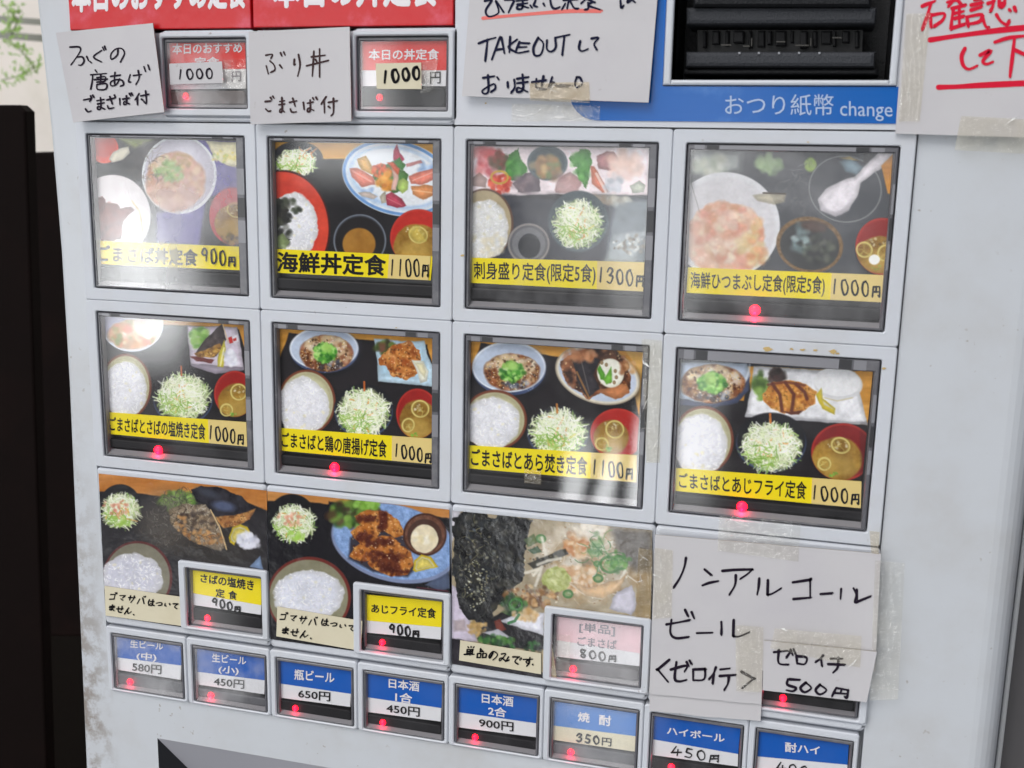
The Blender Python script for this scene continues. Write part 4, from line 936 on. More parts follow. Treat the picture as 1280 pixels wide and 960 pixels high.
def lamp_at(crop, xy, r, d, parent, m=None):
    X, Z = cu(crop, xy[0], xy[1], d); X = float(X); Z = float(Z)
    mb = MB(); n = 20; R = []
    for rr, dd in ((1.0, 0.3), (0.92, -.2), (0.6, -.42), (0, -.52)):
        if rr == 0: R.append([mb.vert(X, Z, d + dd * r)])
        else: R.append([mb.vert(X + rr * r * math.cos(6.2832 * k / n), Z + rr * r * math.sin(6.2832 * k / n), d + dd * r) for k in range(n)])
    for a, b in zip(R[:-1], R[1:]):
        for k in range(n):
            j = (k + 1) % n
            mb.face([a[k], b[k], b[j], a[j]] if len(b) > 1 else [a[k], b[0], a[j]])
    for f in mb.f: f.reverse()
    o = mb.build('lamp', m or LED, parent, True)
    # the diode's own light on the plastic around it
    ld = bpy.data.lights.get('diode_%d' % int(r * 1e4)) or bpy.data.lights.new('diode_%d' % int(r * 1e4), 'POINT')
    ld.color = (1, 0.02, 0.10); ld.shadow_soft_size = 0.0008; ld.energy = 1.3e-3 * (r / .0245) ** 2 * (0.5 if m is LEDW else 1)
    lo = bpy.data.objects.new('lamp_light', ld); COL.objects.link(lo); lo.location = W(X, Z + r * .75, d - r * .5 - .4 * MM)
    bpy.context.view_layer.update(); children_fix(lo, o)
    return o

GLOWRIM = mat('rim_clear', (140, 138, 142), 0.35, spec=.3)
for key, ci, ri, fn, qp, qs, split, names, price, qt, lmp, lab in BIG:
    X0, Z0 = ci, ri * .8973; X1, Z1 = X0 + .8813, Z0 + .7792
    mb = MB(); cell_ring(mb, (X0 - .058, X1 + .0590, Z0 - .057, Z1 + .0595), (X0, X1, Z0, Z1), 0.0, 7 * MM)
    b = mb.build('menu_button', CELL, vm); b['label'] = lab
    g = 0.006
    mb = MB(); mb.box(X0 - .01, X1 + .01, Z0 - .01, Z1 + .01, 5.2 * MM, 6.4 * MM); mb.build('button_tray', TRAY, b)
    s = Pic(key, qp, NX, NY, (30, 28, 32)); fn(s); s.finish('food_picture', DC, PRINT, b, gain=1.12)
    if split is None:
        slab('name_strip', key, qs, DC - .35 * MM, .3 * MM, YELLOW, b); split = 855
    else:
        slab('name_strip', key, sub(qs, qs[0][0], qs[1][0] - 2), DC - .35 * MM, .3 * MM, YELLOW, b)
        slab('price_sticker', key, sub(qs, split, qs[1][0] - (14 if key in ('12', '13') else 0)), DC - .62 * MM, .22 * MM, CREAMP, b)
    letters('name_lettering', names, key, DC - .42 * MM, INK, b)
    strokes('price_lettering', price, key, DC - .7 * MM, INK, b, 9 if key != 'g' else 11)
    # black bar below the picture, rounded ends
    mb = MB(); qq = np.array(quadpts(key, qt, 2.2 * MM)); 
    mb.prism(rrect(qq[0][0], qq[1][0], qq[0][1] + .004, min(qq[3][1], Z1 - .042), .3 * (min(qq[3][1], Z1 - .042) - qq[0][1])), 2.2 * MM, 4.2 * MM, 0, .6 * MM); mb.build('black_bar', BAR, b, False)
    if lmp: lamp_at(key, lmp, .0245, 2.0 * MM, b)
    # clear cover: grey rim with clips, ledge and pane
    xi0 = float(cu(key, qp[0][0], qp[0][1], DC)[0]) - .004; xi1 = float(cu(key, qp[1][0], qp[1][1], DC)[0]) + .004; zi0 = float(cu(key, qp[0][0], qp[0][1], DC)[1]) - .004
    zi1 = float(cu(key, qt[3][0], qt[3][1], 2.2 * MM)[1]) + .002
    xi0 = max(xi0, X0 + .022); xi1 = min(xi1, X1 - .022); zi0 = max(zi0, Z0 + .018); zi1 = min(zi1, Z1 - .036)
    o_ = [(X0 + g, Z0 + g), (X1 - g, Z0 + g), (X1 - g, Z1 - g), (X0 + g, Z1 - g)]; zb = Z1 - g - .010
    i_ = [(xi0, zi0), (xi1, zi0), (xi1, zb), (xi0, zb)]
    mb = MB(); mb.ring(o_, i_, .35 * MM, 4.8 * MM, 0, .4 * MM, 1)
    mb.face([mb.vert(xi0, zi1, 2.6 * MM), mb.vert(xi1, zi1, 2.6 * MM), mb.vert(xi1, zb, .8 * MM), mb.vert(xi0, zb, .8 * MM)], 1)      # sloped clear ledge below the lamp
    zi1 = zb
    # clips along the top and right edges
    for a0, a1, mm in ((.04, .09, 2), (.10, .16, 3), (.16, .80, 2), (.80, .86, 3), (.87, .93, 2)):
        mb.box(X0 + a0 * .8813, X0 + a1 * .8813, Z0 + g + .003, zi0 - .004, .2 * MM, .5 * MM, mm)
    for a0, a1, mm in ((.20, .36, 2), (.38, .50, 3), (.52, .66, 2)):
        mb.box(xi1 + .004, X1 - g - .003, Z0 + a0 * .7792, Z0 + a1 * .7792, .2 * MM, .5 * MM, mm)
    mb.build('cover_rim', [RIM, GLOWRIM, TABL, TAB], b)
    hz, rg = HAZE[key]
    mb = MB(); t1, t2 = rsb.uniform(-.003, .003), rsb.uniform(-.003, .003)
    a = [mb.vert(xi0 - .002, zi0 - .002, .62 * MM + t1), mb.vert(xi1 + .002, zi0 - .002, .62 * MM - t1 + t2), mb.vert(xi1 + .002, zi1 + .002, .62 * MM - t1), mb.vert(xi0 - .002, zi1 + .002, .62 * MM + t1 - t2)]
    mb.face(a); mb.build('cover', clear_mat('cover_' + {'g': 'scuffed', '12': 'clean', '13': 'hazy', '14': 'scratched'}.get(key, 'worn' + key[-1]), hz, rg, scratch=.05 if key in ('14', '13', 'g') else .015, hscale=24), b)

# ------------------------------------------------------------------ small buttons
def small(name, label, crop, o, outer, front, top, topq, white, whiteq, texts, inks, trayq, lmp, bar=BAR, hz=.03, matc=CELL, raised=0.0):
    mb = MB(); cell_ring(mb, outer, o, front, 7 * MM, .4 * MM)
    b = mb.build(name, matc, vm); b['label'] = label
    mb = MB(); mb.box(o[0] - .008, o[1] + .008, o[2] - .008, o[3] + .008, 5.0 * MM, 6.2 * MM); mb.build('button_tray', TRAY, b)
    d = 1.8 * MM
    slab('name_label', crop, topq, d, .4 * MM, top, b)
    slab('price_label', crop, whiteq, d + .1 * MM, .3 * MM, white, b)
    for nm, it, mt in texts: letters(nm, it, crop, d - .12 * MM, mt, b)
    for nm, ln, w in inks: strokes(nm, ln, crop, d - .15 * MM, INK, b, w)
    qq = quadpts(crop, trayq, 1.6 * MM)
    mb = MB(); mb.prism(rrect(min(qq[0][0], qq[3][0]), max(qq[1][0], qq[2][0]), qq[0][1], min(qq[3][1], o[3] - .022), .3 * (min(qq[3][1], o[3] - .022) - qq[0][1])), 1.6 * MM, 4 * MM, 0, .5 * MM); mb.build('black_bar', bar, b)
    if lmp: lamp_at(crop, lmp, .016, 1.35 * MM, b, LEDW if crop in 'ab' else LEDS)
    g = .005; w = .016
    i_ = [(o[0] + w, o[2] + .022), (o[1] - w, o[2] + .022), (o[1] - w, o[3] - .009), (o[0] + w, o[3] - .009)]
    zl = min(max(z for x, z in qq), o[3] - .022)
    mb = MB(); mb.face([mb.vert(o[0] + w, zl, 2.0 * MM), mb.vert(o[1] - w, zl, 2.0 * MM), mb.vert(o[1] - w, o[3] - .008, .5 * MM), mb.vert(o[0] + w, o[3] - .008, .5 * MM)], 1)
    mb.ring([(o[0] + g, o[2] + g), (o[1] - g, o[2] + g), (o[1] - g, o[3] - g), (o[0] + g, o[3] - g)], i_, .2 * MM, 4.5 * MM, 0, .3 * MM, 1)
    mb.build('cover_rim', [RIM, GLOWRIM], b)
    mb = MB(); mb.face([mb.vert(x, z, .4 * MM) for x, z in i_]); mb.build('cover', clear_mat('cover_small_%d' % int(hz * 100), hz, .05, scratch=.02), b)
    return b

# first row: two red buttons set in their cells
for i in (0, 1):
    mb = MB(); o = (i + .466, i + .914, -.455, -.122)
    mb.ring(rrect(i - .053, i + .942, -.486, -.064, .02), rrect(i + .449, i + .944, -.479, -.09, .02), 0, 7 * MM, 0, .6 * MM)
    mb.build('cell_plate', CELL, vm)
YH = .03
small('daily_special_button', 'red topped button half covered by a crumpled price slip', 'a', (.462, .912, -.455, -.124), (.449, .944, -.479, -.09), -1.2 * MM,
      REDL, [(738, 248), (1216, 245), (1218, 424), (742, 432)], WHITEP, [(742, 432), (1218, 424), (1216, 545), (738, 550)],
      [('name_lettering', [('本日のおすすめ', [(765, 268), (1194, 262), (1194, 326), (765, 335)], .02), ('定食', [(900, 352), (1052, 348), (1052, 412), (900, 416)], .02)], INKW),
       ('price_lettering', [('円', [(1130, 440), (1186, 438), (1186, 500), (1130, 502)], .01)], INKG)], [],
      [(738, 556), (1214, 552), (1216, 652), (740, 650)], (848, 588), mat('bar_painted_reflection', (96, 86, 84), .4), .30)  # black bar greyed, a reflection put into its colour
small('daily_bowl_button', 'red topped button with a cream price slip and bright lamp', 'b', (1.468, 1.917, -.455, -.121), (1.449, 1.944, -.479, -.09), -1.2 * MM,
      REDL, [(690, 245), (1222, 240), (1219, 432), (690, 432)], WHITEP, [(690, 432), (1219, 432), (1216, 530), (688, 530)],
      [('name_lettering', [('本日の丼定食', [(742, 302), (1175, 300), (1175, 368), (742, 370)], .02)], INKW),
       ('price_lettering', [('円', [(1120, 442), (1185, 440), (1185, 514), (1120, 516)], .01)], INK)], [],
      [(682, 536), (1216, 536), (1214, 656), (684, 655)], (810, 598), BAR, .06)

# the third row: blank plates carrying a small button each
for i in (0, 1, 2, 3):
    oo = (i + .469, i + .915, 2.238, 2.573)
    mb = MB(); mb.ring(rrect(i - .053, i + .945, 1.744, 2.632, .02), rrect(i + .44, i + .94, 2.21, 2.588, .012), 0, 7 * MM, 0, .8 * MM)
    mb.build('cell_plate', CELL, vm)
def row3(i): return (i + .469, i + .915, 2.238, 2.573), (i + .43, i + .95, 2.203, 2.588)
o, q = row3(0)
small('side_dish_button', 'yellow salted mackerel button beside the grilled fish sheet', '31', o, q, -1.6 * MM, YELLOW, [(570, 566), (955, 616), (944, 770), (572, 704)], WHITEP, [(572, 704), (944, 770), (942, 822), (573, 768)],
      [('name_lettering', [('さばの塩焼き', [(613, 596), (905, 634), (903, 692), (612, 645)], .022), ('定', [(695, 677), (745, 684), (745, 731), (695, 724)], .022), ('食', [(765, 688), (812, 694), (812, 742), (765, 734)], .022)], INK)],
      [('price_lettering', hand('900円', 692, 752, 812, 786, 42), 9)], [(560, 785), (945, 835), (945, 918), (560, 872)], (650, 840), BAR, .02)
o, q = row3(1)
small('side_dish_button', 'yellow fried horse mackerel button beside the fried fish sheet', '32', o, q, -1.6 * MM, YELLOW, [(553, 598), (948, 634), (945, 768), (550, 732)], WHITEP, [(550, 732), (945, 768), (942, 832), (550, 795)],
      [('name_lettering', [('あじフライ定食', [(580, 645), (918, 669), (918, 724), (580, 692)], .022)], INK)],
      [('price_lettering', hand('900円', 690, 775, 810, 796, 46), 10)], [(548, 803), (945, 845), (945, 922), (548, 880)], (637, 847), BAR, .02)
o, q = row3(2)
small('side_dish_button', 'faded pink single dish button below the nori and leek sheet', '33', o, q, -1.6 * MM, PINK, [(530, 578), (952, 622), (945, 756), (530, 690)], WHITEP, [(530, 690), (945, 756), (942, 818), (530, 770)],
      [('name_lettering', [('[単品]', [(650, 608), (822, 622), (820, 676), (648, 656)], .018), ('ごまさば', [(640, 672), (830, 692), (828, 738), (640, 718)], .016)], INKG)],
      [('price_lettering', hand('800円', 668, 756, 805, 776, 40), 9)], [(525, 782), (935, 828), (932, 908), (522, 866)], (620, 830), mat('bar_painted_haze', (70, 64, 70), .35), .22)  # bar colour lightened to include the haze over it
o, q = row3(3)
b0 = small('side_dish_button', 'button whose label is hidden by the handwritten price paper', 'z', o, q, -1.0 * MM, WHITEP, [(590, 600), (1000, 650), (1000, 700), (590, 650)], WHITEP, [(590, 660), (1000, 710), (990, 780), (580, 740)],
      [], [], [(562, 788), (985, 850), (982, 905), (562, 862)], (660, 822), BAR, .02)

# the drink row
DR = [('k', [(183, 80), (490, 124), (484, 220), (186, 182)], [(186, 182), (484, 220), (482, 284), (187, 236)], [('生ビール', [(258, 106), (406, 116), (405, 152), (258, 139)], .02), ('(中)', [(288, 160), (376, 166), (374, 206), (286, 196)], .02)],
       [('580円', [(268, 206), (398, 220), (396, 260), (267, 246)], .012)], None, [(186, 250), (490, 300), (492, 360), (186, 312)], (257, 292), 'blue draft beer button for 580 yen, leftmost of drink row', .30, BLUE, WHITEP),
      ('k', [(540, 136), (858, 182), (856, 286), (543, 246)], [(543, 246), (856, 286), (854, 348), (545, 302)], [('生ビール', [(622, 166), (775, 180), (774, 218), (622, 203)], .02), ('(小)', [(652, 220), (742, 226), (740, 266), (650, 256)], .02)],
       [('450円', [(630, 272), (766, 286), (764, 325), (629, 309)], .012)], None, [(545, 318), (862, 362), (862, 424), (545, 374)], (617, 352), 'hazy blue draft beer button for 450 yen', .26, BLUE, WHITEP),
      ('k', [(915, 195), (1252, 240), (1239, 346), (918, 299)], [(918, 299), (1239, 346), (1236, 404), (918, 362)], [('瓶ビール', [(988, 236), (1167, 250), (1166, 300), (988, 283)], .024)],
       [('650円', [(1005, 326), (1148, 340), (1147, 381), (1005, 364)], .014)], None, [(918, 370), (1240, 418), (1240, 484), (918, 434)], (992, 410), 'blue bottled beer button for 650 yen', .02, BLUE, WHITEP),
      ('l', [(93, 72), (422, 112), (409, 219), (94, 173)], [(94, 173), (409, 219), (407, 276), (95, 235)], [('日本酒', [(188, 93), (318, 108), (317, 151), (188, 134)], .024), ('1合', [(216, 150), (288, 159), (287, 202), (215, 192)], .024)],
       [('450円', [(178, 201), (319, 218), (318, 257), (178, 238)], .014)], None, [(92, 243), (410, 290), (410, 354), (92, 308)], (163, 280), 'blue sake button reading one measure for 450 yen', .02, BLUE, WHITEP),
      ('l', [(478, 130), (820, 172), (808, 283), (478, 236)], [(478, 236), (808, 283), (808, 342), (480, 300)], [('日本酒', [(580, 156), (714, 171), (713, 215), (580, 197)], .024), ('2合', [(607, 210), (684, 219), (683, 260), (607, 249)], .024)],
       [('900円', [(568, 262), (714, 280), (713, 319), (568, 299)], .014)], None, [(475, 308), (810, 352), (810, 420), (475, 368)], (552, 342), 'blue sake button reading two measures for 900 yen', .03, BLUE, WHITEP),
      ('l', [(882, 187), (1238, 238), (1230, 338), (878, 292)], [(878, 292), (1230, 338), (1227, 403), (876, 352)], [('焼', [(984, 234), (1036, 240), (1034, 282), (984, 275)], .024), ('酎', [(1074, 246), (1126, 252), (1124, 298), (1073, 290)], .024)],
       [('円', [(1086, 343), (1127, 348), (1125, 382), (1085, 376)], .014)], hand('350', 991, 344, 1062, 354, 34), [(876, 362), (1228, 412), (1228, 486), (876, 432)], (955, 405), 'pale blue shochu button with a cream price strip', .16, mat('label_blue_pale', (56, 124, 204), .4), CREAML),
      ('m', [(110, 138), (560, 205), (548, 341), (105, 264)], [(105, 264), (548, 341), (545, 405), (100, 345)], [('ハイボール', [(180, 198), (478, 238), (478, 282), (180, 238)], .024)],
       [], hand('450円', 230, 325, 420, 358, 50), [(98, 355), (556, 415), (556, 500), (98, 440)], (203, 408), 'dark blue highball button with a handwritten 450 yen price', .05, BLUE, WHITEP),
      ('m', [(645, 212), (1120, 275), (1112, 396), (640, 352)], [(640, 352), (1112, 396), (1110, 470), (640, 420)], [('酎ハイ', [(790, 278), (970, 300), (970, 346), (790, 330)], .024)],
       [], hand('400円', 770, 408, 950, 440, 52), [(640, 440), (1112, 490), (1112, 570), (640, 520)], (735, 480), 'dark blue shochu highball button, rightmost of drink row', .02, BLUE, WHITEP)]
for k, (crop, tq, wq, tx, pr, hnd, tr, lm, lab, hz, tm, wm) in enumerate(DR):
    X = -.022 + .4977 * k; o = (X, X + .445, 2.686, 3.019)
    texts = [('name_lettering', tx, INKW)]
    if pr: texts.append(('price_lettering', pr, INK))
    b = small('drink_button', lab, crop, o, (X - .03, X + .4655, 2.648, 3.031), 0.0, tm, tq, wm, wq, texts, [('price_lettering', hnd, 8)] if hnd else [], tr, lm, BAR if hz < .1 else mat('bar_painted_veil', (84, 84, 90), .35), hz)  # bars behind hazy covers are greyed, the veil painted in

# headers
mb = MB(); mb.box(-.05, .936, -1.6, -.496, -.4 * MM, 8 * MM, 0, .3 * MM); h1 = mb.build('header_sign', RED, vm); h1['label'] = 'red header with white lettering and painted glare and worn patches above the left column'
letters('header_lettering', [('本日のおすすめ定食', [(143, -150), (1225, -165), (1225, 54), (145, 79)], .045)], 'a', -.5 * MM, INKW, h1)
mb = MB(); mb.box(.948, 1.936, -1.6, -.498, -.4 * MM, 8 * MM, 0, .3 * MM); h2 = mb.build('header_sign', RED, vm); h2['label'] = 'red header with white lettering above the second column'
letters('header_lettering', [('本日の丼定食', [(150, -190), (1175, -205), (1175, 42), (150, 52)], .045)], 'b', -.5 * MM, INKW, h2)
# blue change sign around the bill slot
mb = MB()
pts = [(2.474, -1.6), (2.886, -1.6), (2.886, -.236), (3.853, -.236), (3.853, -.089)]
pts += [(2.474 + .13 - .13 * math.sin(math.radians(t)), -.089 - .13 + .13 * math.cos(math.radians(t))) for t in range(0, 91, 15)]
mb.prism(pts, -.3 * MM, .3 * MM, 0); sg = mb.build('change_sign', BLUEG, vm)
letters('sign_lettering', [('おつり紙幣', [(345, 474), (888, 470), (888, 578), (345, 575)], .0)], 'd', -.42 * MM, mat('lettering_pale', (178, 196, 222), .45, spec=.2), sg)
letters('sign_lettering', [('change', [(921, 505), (1182, 512), (1182, 606), (921, 602)], -.005)], 'd', -.42 * MM, mat('lettering_pale', (178, 196, 222), .45, spec=.2), sg)
# bill slot
mb = MB()
mb.box(2.889, 2.922, -1.6, -.240, -1.2 * MM, 8 * MM, 0, .6 * MM); mb.box(3.812, 3.842, -1.6, -.240, -1.2 * MM, 8 * MM, 0, .6 * MM); mb.box(2.922, 3.812, -.262, -.240, -1.19 * MM, 8 * MM, 0, .6 * MM)
bs = mb.build('bill_slot', CELL, vm); bs['label'] = 'black bill slot with white surround'
mb = MB(); dd = .42
def inner(a, b_, c, d_): mb.face([mb.vert(*a), mb.vert(*b_), mb.vert(*c), mb.vert(*d_)])
x0, x1, z0, z1 = 2.922, 3.812, -1.6, -.262; f = 0.0
inner((x0, z0, dd), (x1, z0, dd), (x1, z1, dd), (x0, z1, dd)); inner((x0, z0, f), (x0, z0, dd), (x0, z1, dd), (x0, z1, f)); inner((x1, z0, dd), (x1, z0, f), (x1, z1, f), (x1, z1, dd))
inner((x0, z1, dd), (x1, z1, dd), (x1, z1, f), (x0, z1, f)); inner((x0, z0, f), (x1, z0, f), (x1, z0, dd), (x0, z0, dd))
mb.build('slot_recess', BLACKP, bs)
def qbar(nm, q, d0, th, m, bev):
    mb = MB(); mb.prism(quadpts('d', q, d0), d0, d0 + th, 0, bev); return mb.build(nm, m, bs)
qbar('slot_bar', [(185, -400), (1075, -400), (1075, 28), (185, 28)], 2.0 * MM, 16 * MM, BLACKP, 2 * MM)
qbar('slot_bar', [(150, 36), (1105, 36), (1098, 118), (150, 122)], 5.0 * MM, 20 * MM, BLACKB, 1.2 * MM)
qbar('slot_bar', [(148, 258), (1097, 258), (1094, 336), (147, 334)], 5.0 * MM, 20 * MM, BLACKB, 1.2 * MM)
qbar('slot_bar', [(140, 342), (1110, 342), (1116, 376), (136, 374)], 9.0 * MM, 14 * MM, BLACKP, 1.2 * MM)
qbar('slot_shade_plate', [(206, 150), (1034, 150), (1030, 268), (210, 268)], 12 * MM, 3 * MM, DARK, 0)  # near-black plate added as the shade inside the slot opening
TOOTH = mat('guide_dark', (18, 18, 20), .5, spec=.2)
for k in range(15):
    x = 250 + k * 54 + (k * 37 % 17 - 8); w = (8, 18, 11, 26)[k % 4]; yb = (236, 222, 230, 214, 240)[k % 5]
    qbar('bill_guide', [(x - w, 154), (x + w, 154), (x + w, yb), (x - w, yb)], (9 + k % 3) * MM, 3 * MM, TOOTH, .5 * MM)
for x, y, w in ((350, 222, 26), (452, 228, 16), (624, 206, 22), (730, 224, 34), (905, 186, 24), (478, 190, 2), (774, 190, 2)):
    qbar('bill_guide', [(x - w, y), (x + w, y), (x + w, y + (5 if w > 2 else 40)), (x - w, y + (5 if w > 2 else 40))], 8.6 * MM, 1 * MM, GLINT_GREY, 0)  # small grey strips standing in for glints on the guides
for x in (417, 514, 615, 715, 817): qbar('bill_guide', [(x - 5, 260), (x + 5, 260), (x + 5, 270), (x - 5, 270)], 4.7 * MM, 2 * MM, mat('guide_tooth', (150, 152, 158), .4), 0)
# ticket tray recess
mb = MB(); ins, inz, dp = .2, .5, .30
A = [(TX0, TZ0), (TX1, TZ0), (TX1, TZ1), (TX0, TZ1)]; B = [(TX0 + ins, TZ0 + inz), (TX1 - ins, TZ0 + inz), (TX1 - ins, TZ1 - ins), (TX0 + ins, TZ1 - ins)]
for k, m_ in zip(range(4), (0, 1, 0, 1)):  # side and inner faces get the dark copy as painted shade
    j = (k + 1) % 4
    mb.face([mb.vert(*A[k], BD), mb.vert(*A[j], BD), mb.vert(*B[j], dp), mb.vert(*B[k], dp)], m_)
mb.face([mb.vert(*p, dp) for p in B], 1)
tt = mb.build('ticket_tray', [GREYM, GREYD], vm); tt['label'] = 'grey funnel shaped ticket tray'
# glue left by old tape on the plates
def blob(mb, crop, x, y, r, d, seed):
    rs = random.Random(seed); n = 14
    pts = [(x + r * rs.uniform(.4, 1.3) * math.cos(6.283 * k / n) * 1.8, y + r * rs.uniform(.4, 1.2) * math.sin(6.283 * k / n)) for k in range(n)]
    mb.prism(quadpts(crop, pts, d), d, d + .15 * MM, 0)
for k, (c, x, y, r) in enumerate([('24', 480, 62, 12), ('24', 590, 60, 6), ('24', 640, 64, 7), ('24', 700, 66, 6), ('24', 780, 74, 12), ('24', 800, 80, 6), ('24', 1015, 150, 6), ('d', 760, 710, 4), ('c', 215, 590, 5), ('22', 690, 82, 3), ('13', 30, 600, 5), ('b', 880, 708, 5), ('b', 1050, 706, 7)]):
    mb = MB(); blob(mb, c, x, y, r, -.2 * MM, k); mb.build('glue_stain', ADH, vm)


# ------------------------------------------------------------------ things stuck on the machine
def paper(name, crop, quads, dfun, th, m, label, cat='paper note', group=None, n=14, torn=0.0, seed=1, edge=None):
    rs = random.Random(seed); V = []; F = []; FM = []
    for k_, q in enumerate(quads):
        q = np.array(q, float); base = len(V)
        fr = []
        for j in range(n + 1):
            for i in range(n + 1):
                s, t = i / n, j / n
                p = (1 - s) * (1 - t) * q[0] + s * (1 - t) * q[1] + s * t * q[2] + (1 - s) * t * q[3]
                if torn and j == n and q is not None and k_ == len(quads) - 1: p = p + [0, rs.uniform(-torn, torn)]
                d = float(dfun(p[0], p[1])); X, Z = cu(crop, p[0], p[1], d); fr.append((float(X), float(Z), d))
        V += [W(*f) for f in fr] + [W(x, z, d + th) for x, z, d in fr]
        k = (n + 1) ** 2; idx = lambda i, j: base + j * (n + 1) + i
        for j in range(n):
            for i in range(n):
                a = [idx(i, j), idx(i, j + 1), idx(i + 1, j + 1), idx(i + 1, j)]; F.append(a); FM.append(0); F.append([k + v for v in a[::-1]]); FM.append(0)
        for i in range(n):
            for a, b in ((idx(i, 0), idx(i + 1, 0)), (idx(i + 1, n), idx(i, n)), (idx(0, i + 1), idx(0, i)), (idx(n, i), idx(n, i + 1))):
                F.append([a, b, k + b, k + a]); FM.append(1)
    o = link(name, V, F, [m, edge or m], None, FM, False)
    return tag(o, label, cat, group)

f1 = lambda x, y: (-1.9 - 1.6 * np.clip((y - 150) / 600, 0, 1) - 1.1 * ((x - 400) / 320) ** 2) * MM
n1 = paper('handwritten_note', 'a', [[(48, 201), (645, 142), (716, 690), (155, 753)]], f1, .35 * MM, PAPER, 'tilted square note with pufferfish fry handwriting, top left', group='handwritten paper notes', edge=CARD)
strokes('handwriting', S("135,290 185,288 200,300 190,330 140,400|175,352 210,350 222,375 205,400 188,400|238,348 250,375|258,378 268,388|330,310 280,350 330,382|335,290 345,310|348,285 355,305|430,305 425,340 390,365 388,330 420,300 455,300 470,330 445,382|290,430 300,445|262,460 360,452|275,462 270,510 262,550|300,478 350,472 348,500 300,505|285,490 365,487|325,460 322,515|300,520 305,550 355,548 358,515 300,520|385,470 445,462|412,445 408,485 410,520|440,485 420,520 390,528 385,505 420,490 455,495 465,520 445,530|505,460 495,500 508,505|525,465 575,458|555,435 560,480 540,520|590,410 600,440|615,400 625,430|218,615 262,608 255,625|230,670 245,688 265,682|262,590 268,605|275,585 282,600|300,620 345,612|305,640 345,632|322,600 325,665 305,672 310,655 350,672|362,615 410,603|380,595 395,640|365,650 375,668 405,662|408,585 415,600|440,605 442,645|460,610 500,603|482,590 482,638 465,642 470,625 500,640|500,575 508,590|512,572 520,586|560,575 535,615|548,600 550,645|570,590 620,580|600,560 605,635 590,625|575,610 585,618"), 'a', lambda x, y: f1(x, y) - .12 * MM, INKP, n1, 10.5)
f2 = lambda x, y: (-1.7 - 1.0 * np.clip((y - 150) / 600, 0, 1) - .8 * ((x - 320) / 320) ** 2) * MM
n2 = paper('handwritten_note', 'b', [[(4, 195), (625, 165), (636, 746), (15, 765)]], f2, .35 * MM, PAPER, 'square note with yellowtail bowl handwriting, beside the cream price slip', group='handwritten paper notes', edge=CARD)
strokes('handwriting', S("110,340 150,335 140,360|135,375 160,400 165,430 140,445|112,405 125,455|195,400 210,420|200,325 208,345|220,320 228,340|285,365 283,400 292,395|310,335 320,400 305,470|390,350 475,340|360,405 495,372|405,315 400,400 395,470|440,300 440,475|415,365 425,385|105,625 140,622|108,670 125,685 140,682|138,600 145,612|152,592 160,605|195,625 225,620|190,645 225,640|208,600 210,680 195,690 200,670 225,690|255,630 300,620|275,605 290,655|260,670 270,690 298,688|340,630 345,675|365,635 400,628|382,615 382,680 365,685 372,665 405,680|398,602 405,615|418,598 425,612|480,595 450,640|468,625 470,695|495,630 550,620|525,605 525,690 510,712|495,655 505,665"), 'b', lambda x, y: f2(x, y) - .12 * MM, mat('marker_brown', (66, 48, 50), .6, spec=0.1), n2, 11)
f3 = lambda x, y: (-1.9 - .9 * np.clip((y - 100) / 450, 0, 1)) * MM
n3 = paper('handwritten_note', 'c', [[(134, -140), (1208, -140), (1146, 586), (80, 549)]], f3, .5 * MM, PAPER, 'wide cardboard note reading TAKEOUT with a red underline', group='handwritten paper notes', edge=CARD)
strokes('handwriting', S("210,5 250,0 215,60 235,95 290,70 270,0 318,70|325,0 375,0 360,40 345,72|390,5 455,0|395,25 455,18|425,-20 425,45 395,50 405,30 460,45|480,-10 500,0 490,30 510,40|470,30 480,45|545,20 552,35|580,-30 590,30 610,50 640,40|660,0 740,-5|690,0 680,50|700,10 720,45 745,50|670,20 650,55|790,-10 760,20|790,-10 840,15|800,15 800,50 780,55|830,10 800,30 870,55|985,0 990,45 1005,30|1030,-10 1025,15 1050,0 1070,15|175,248 225,228 272,215|225,225 220,280 212,350|250,340 272,280 300,210 312,250 322,305|272,285 318,278|355,210 352,260 350,300|395,225 345,268 390,300|405,245 465,248|400,270 450,268|408,240 390,300 460,292|515,215 488,270 495,315 530,310 545,250 515,215|565,230 565,280 590,295 615,270 612,215|612,215 695,198|665,205 652,315|755,235 748,275 765,292 800,280|820,220 860,215 835,250 850,285|200,445 265,435|228,430 230,520 205,535 198,515 260,480 270,505 245,525|280,440 290,455|340,470 342,500|378,455 380,500 360,530|395,450 460,440|395,475 455,468|425,425 428,510 395,525 400,500 455,525|480,470 560,458|545,435 535,490|505,450 505,500 560,510|595,440 575,505 600,470 620,490 690,495|640,485 710,490|735,440 725,475 735,500 765,480 755,445 735,440"), 'c', lambda x, y: f3(x, y) - .12 * MM, mat('marker_navy', (26, 28, 54), .6, spec=0.1), n3, 13)
strokes('underline', [[(200, 104), (320, 93), (520, 76), (700, 63), (875, 63)]], 'c', lambda x, y: f3(x, y) - .1 * MM, INKS, n3, 21)
f4 = lambda x, y: -1.3 * MM + 0 * x
n4 = paper('handwritten_note', 'px', [[(1136, -60), (1420, -70), (1420, 176), (1119, 167)]], f4, .3 * MM, PAPER, 'white paper sheet with thick red handwriting and underlines', group='handwritten paper notes')
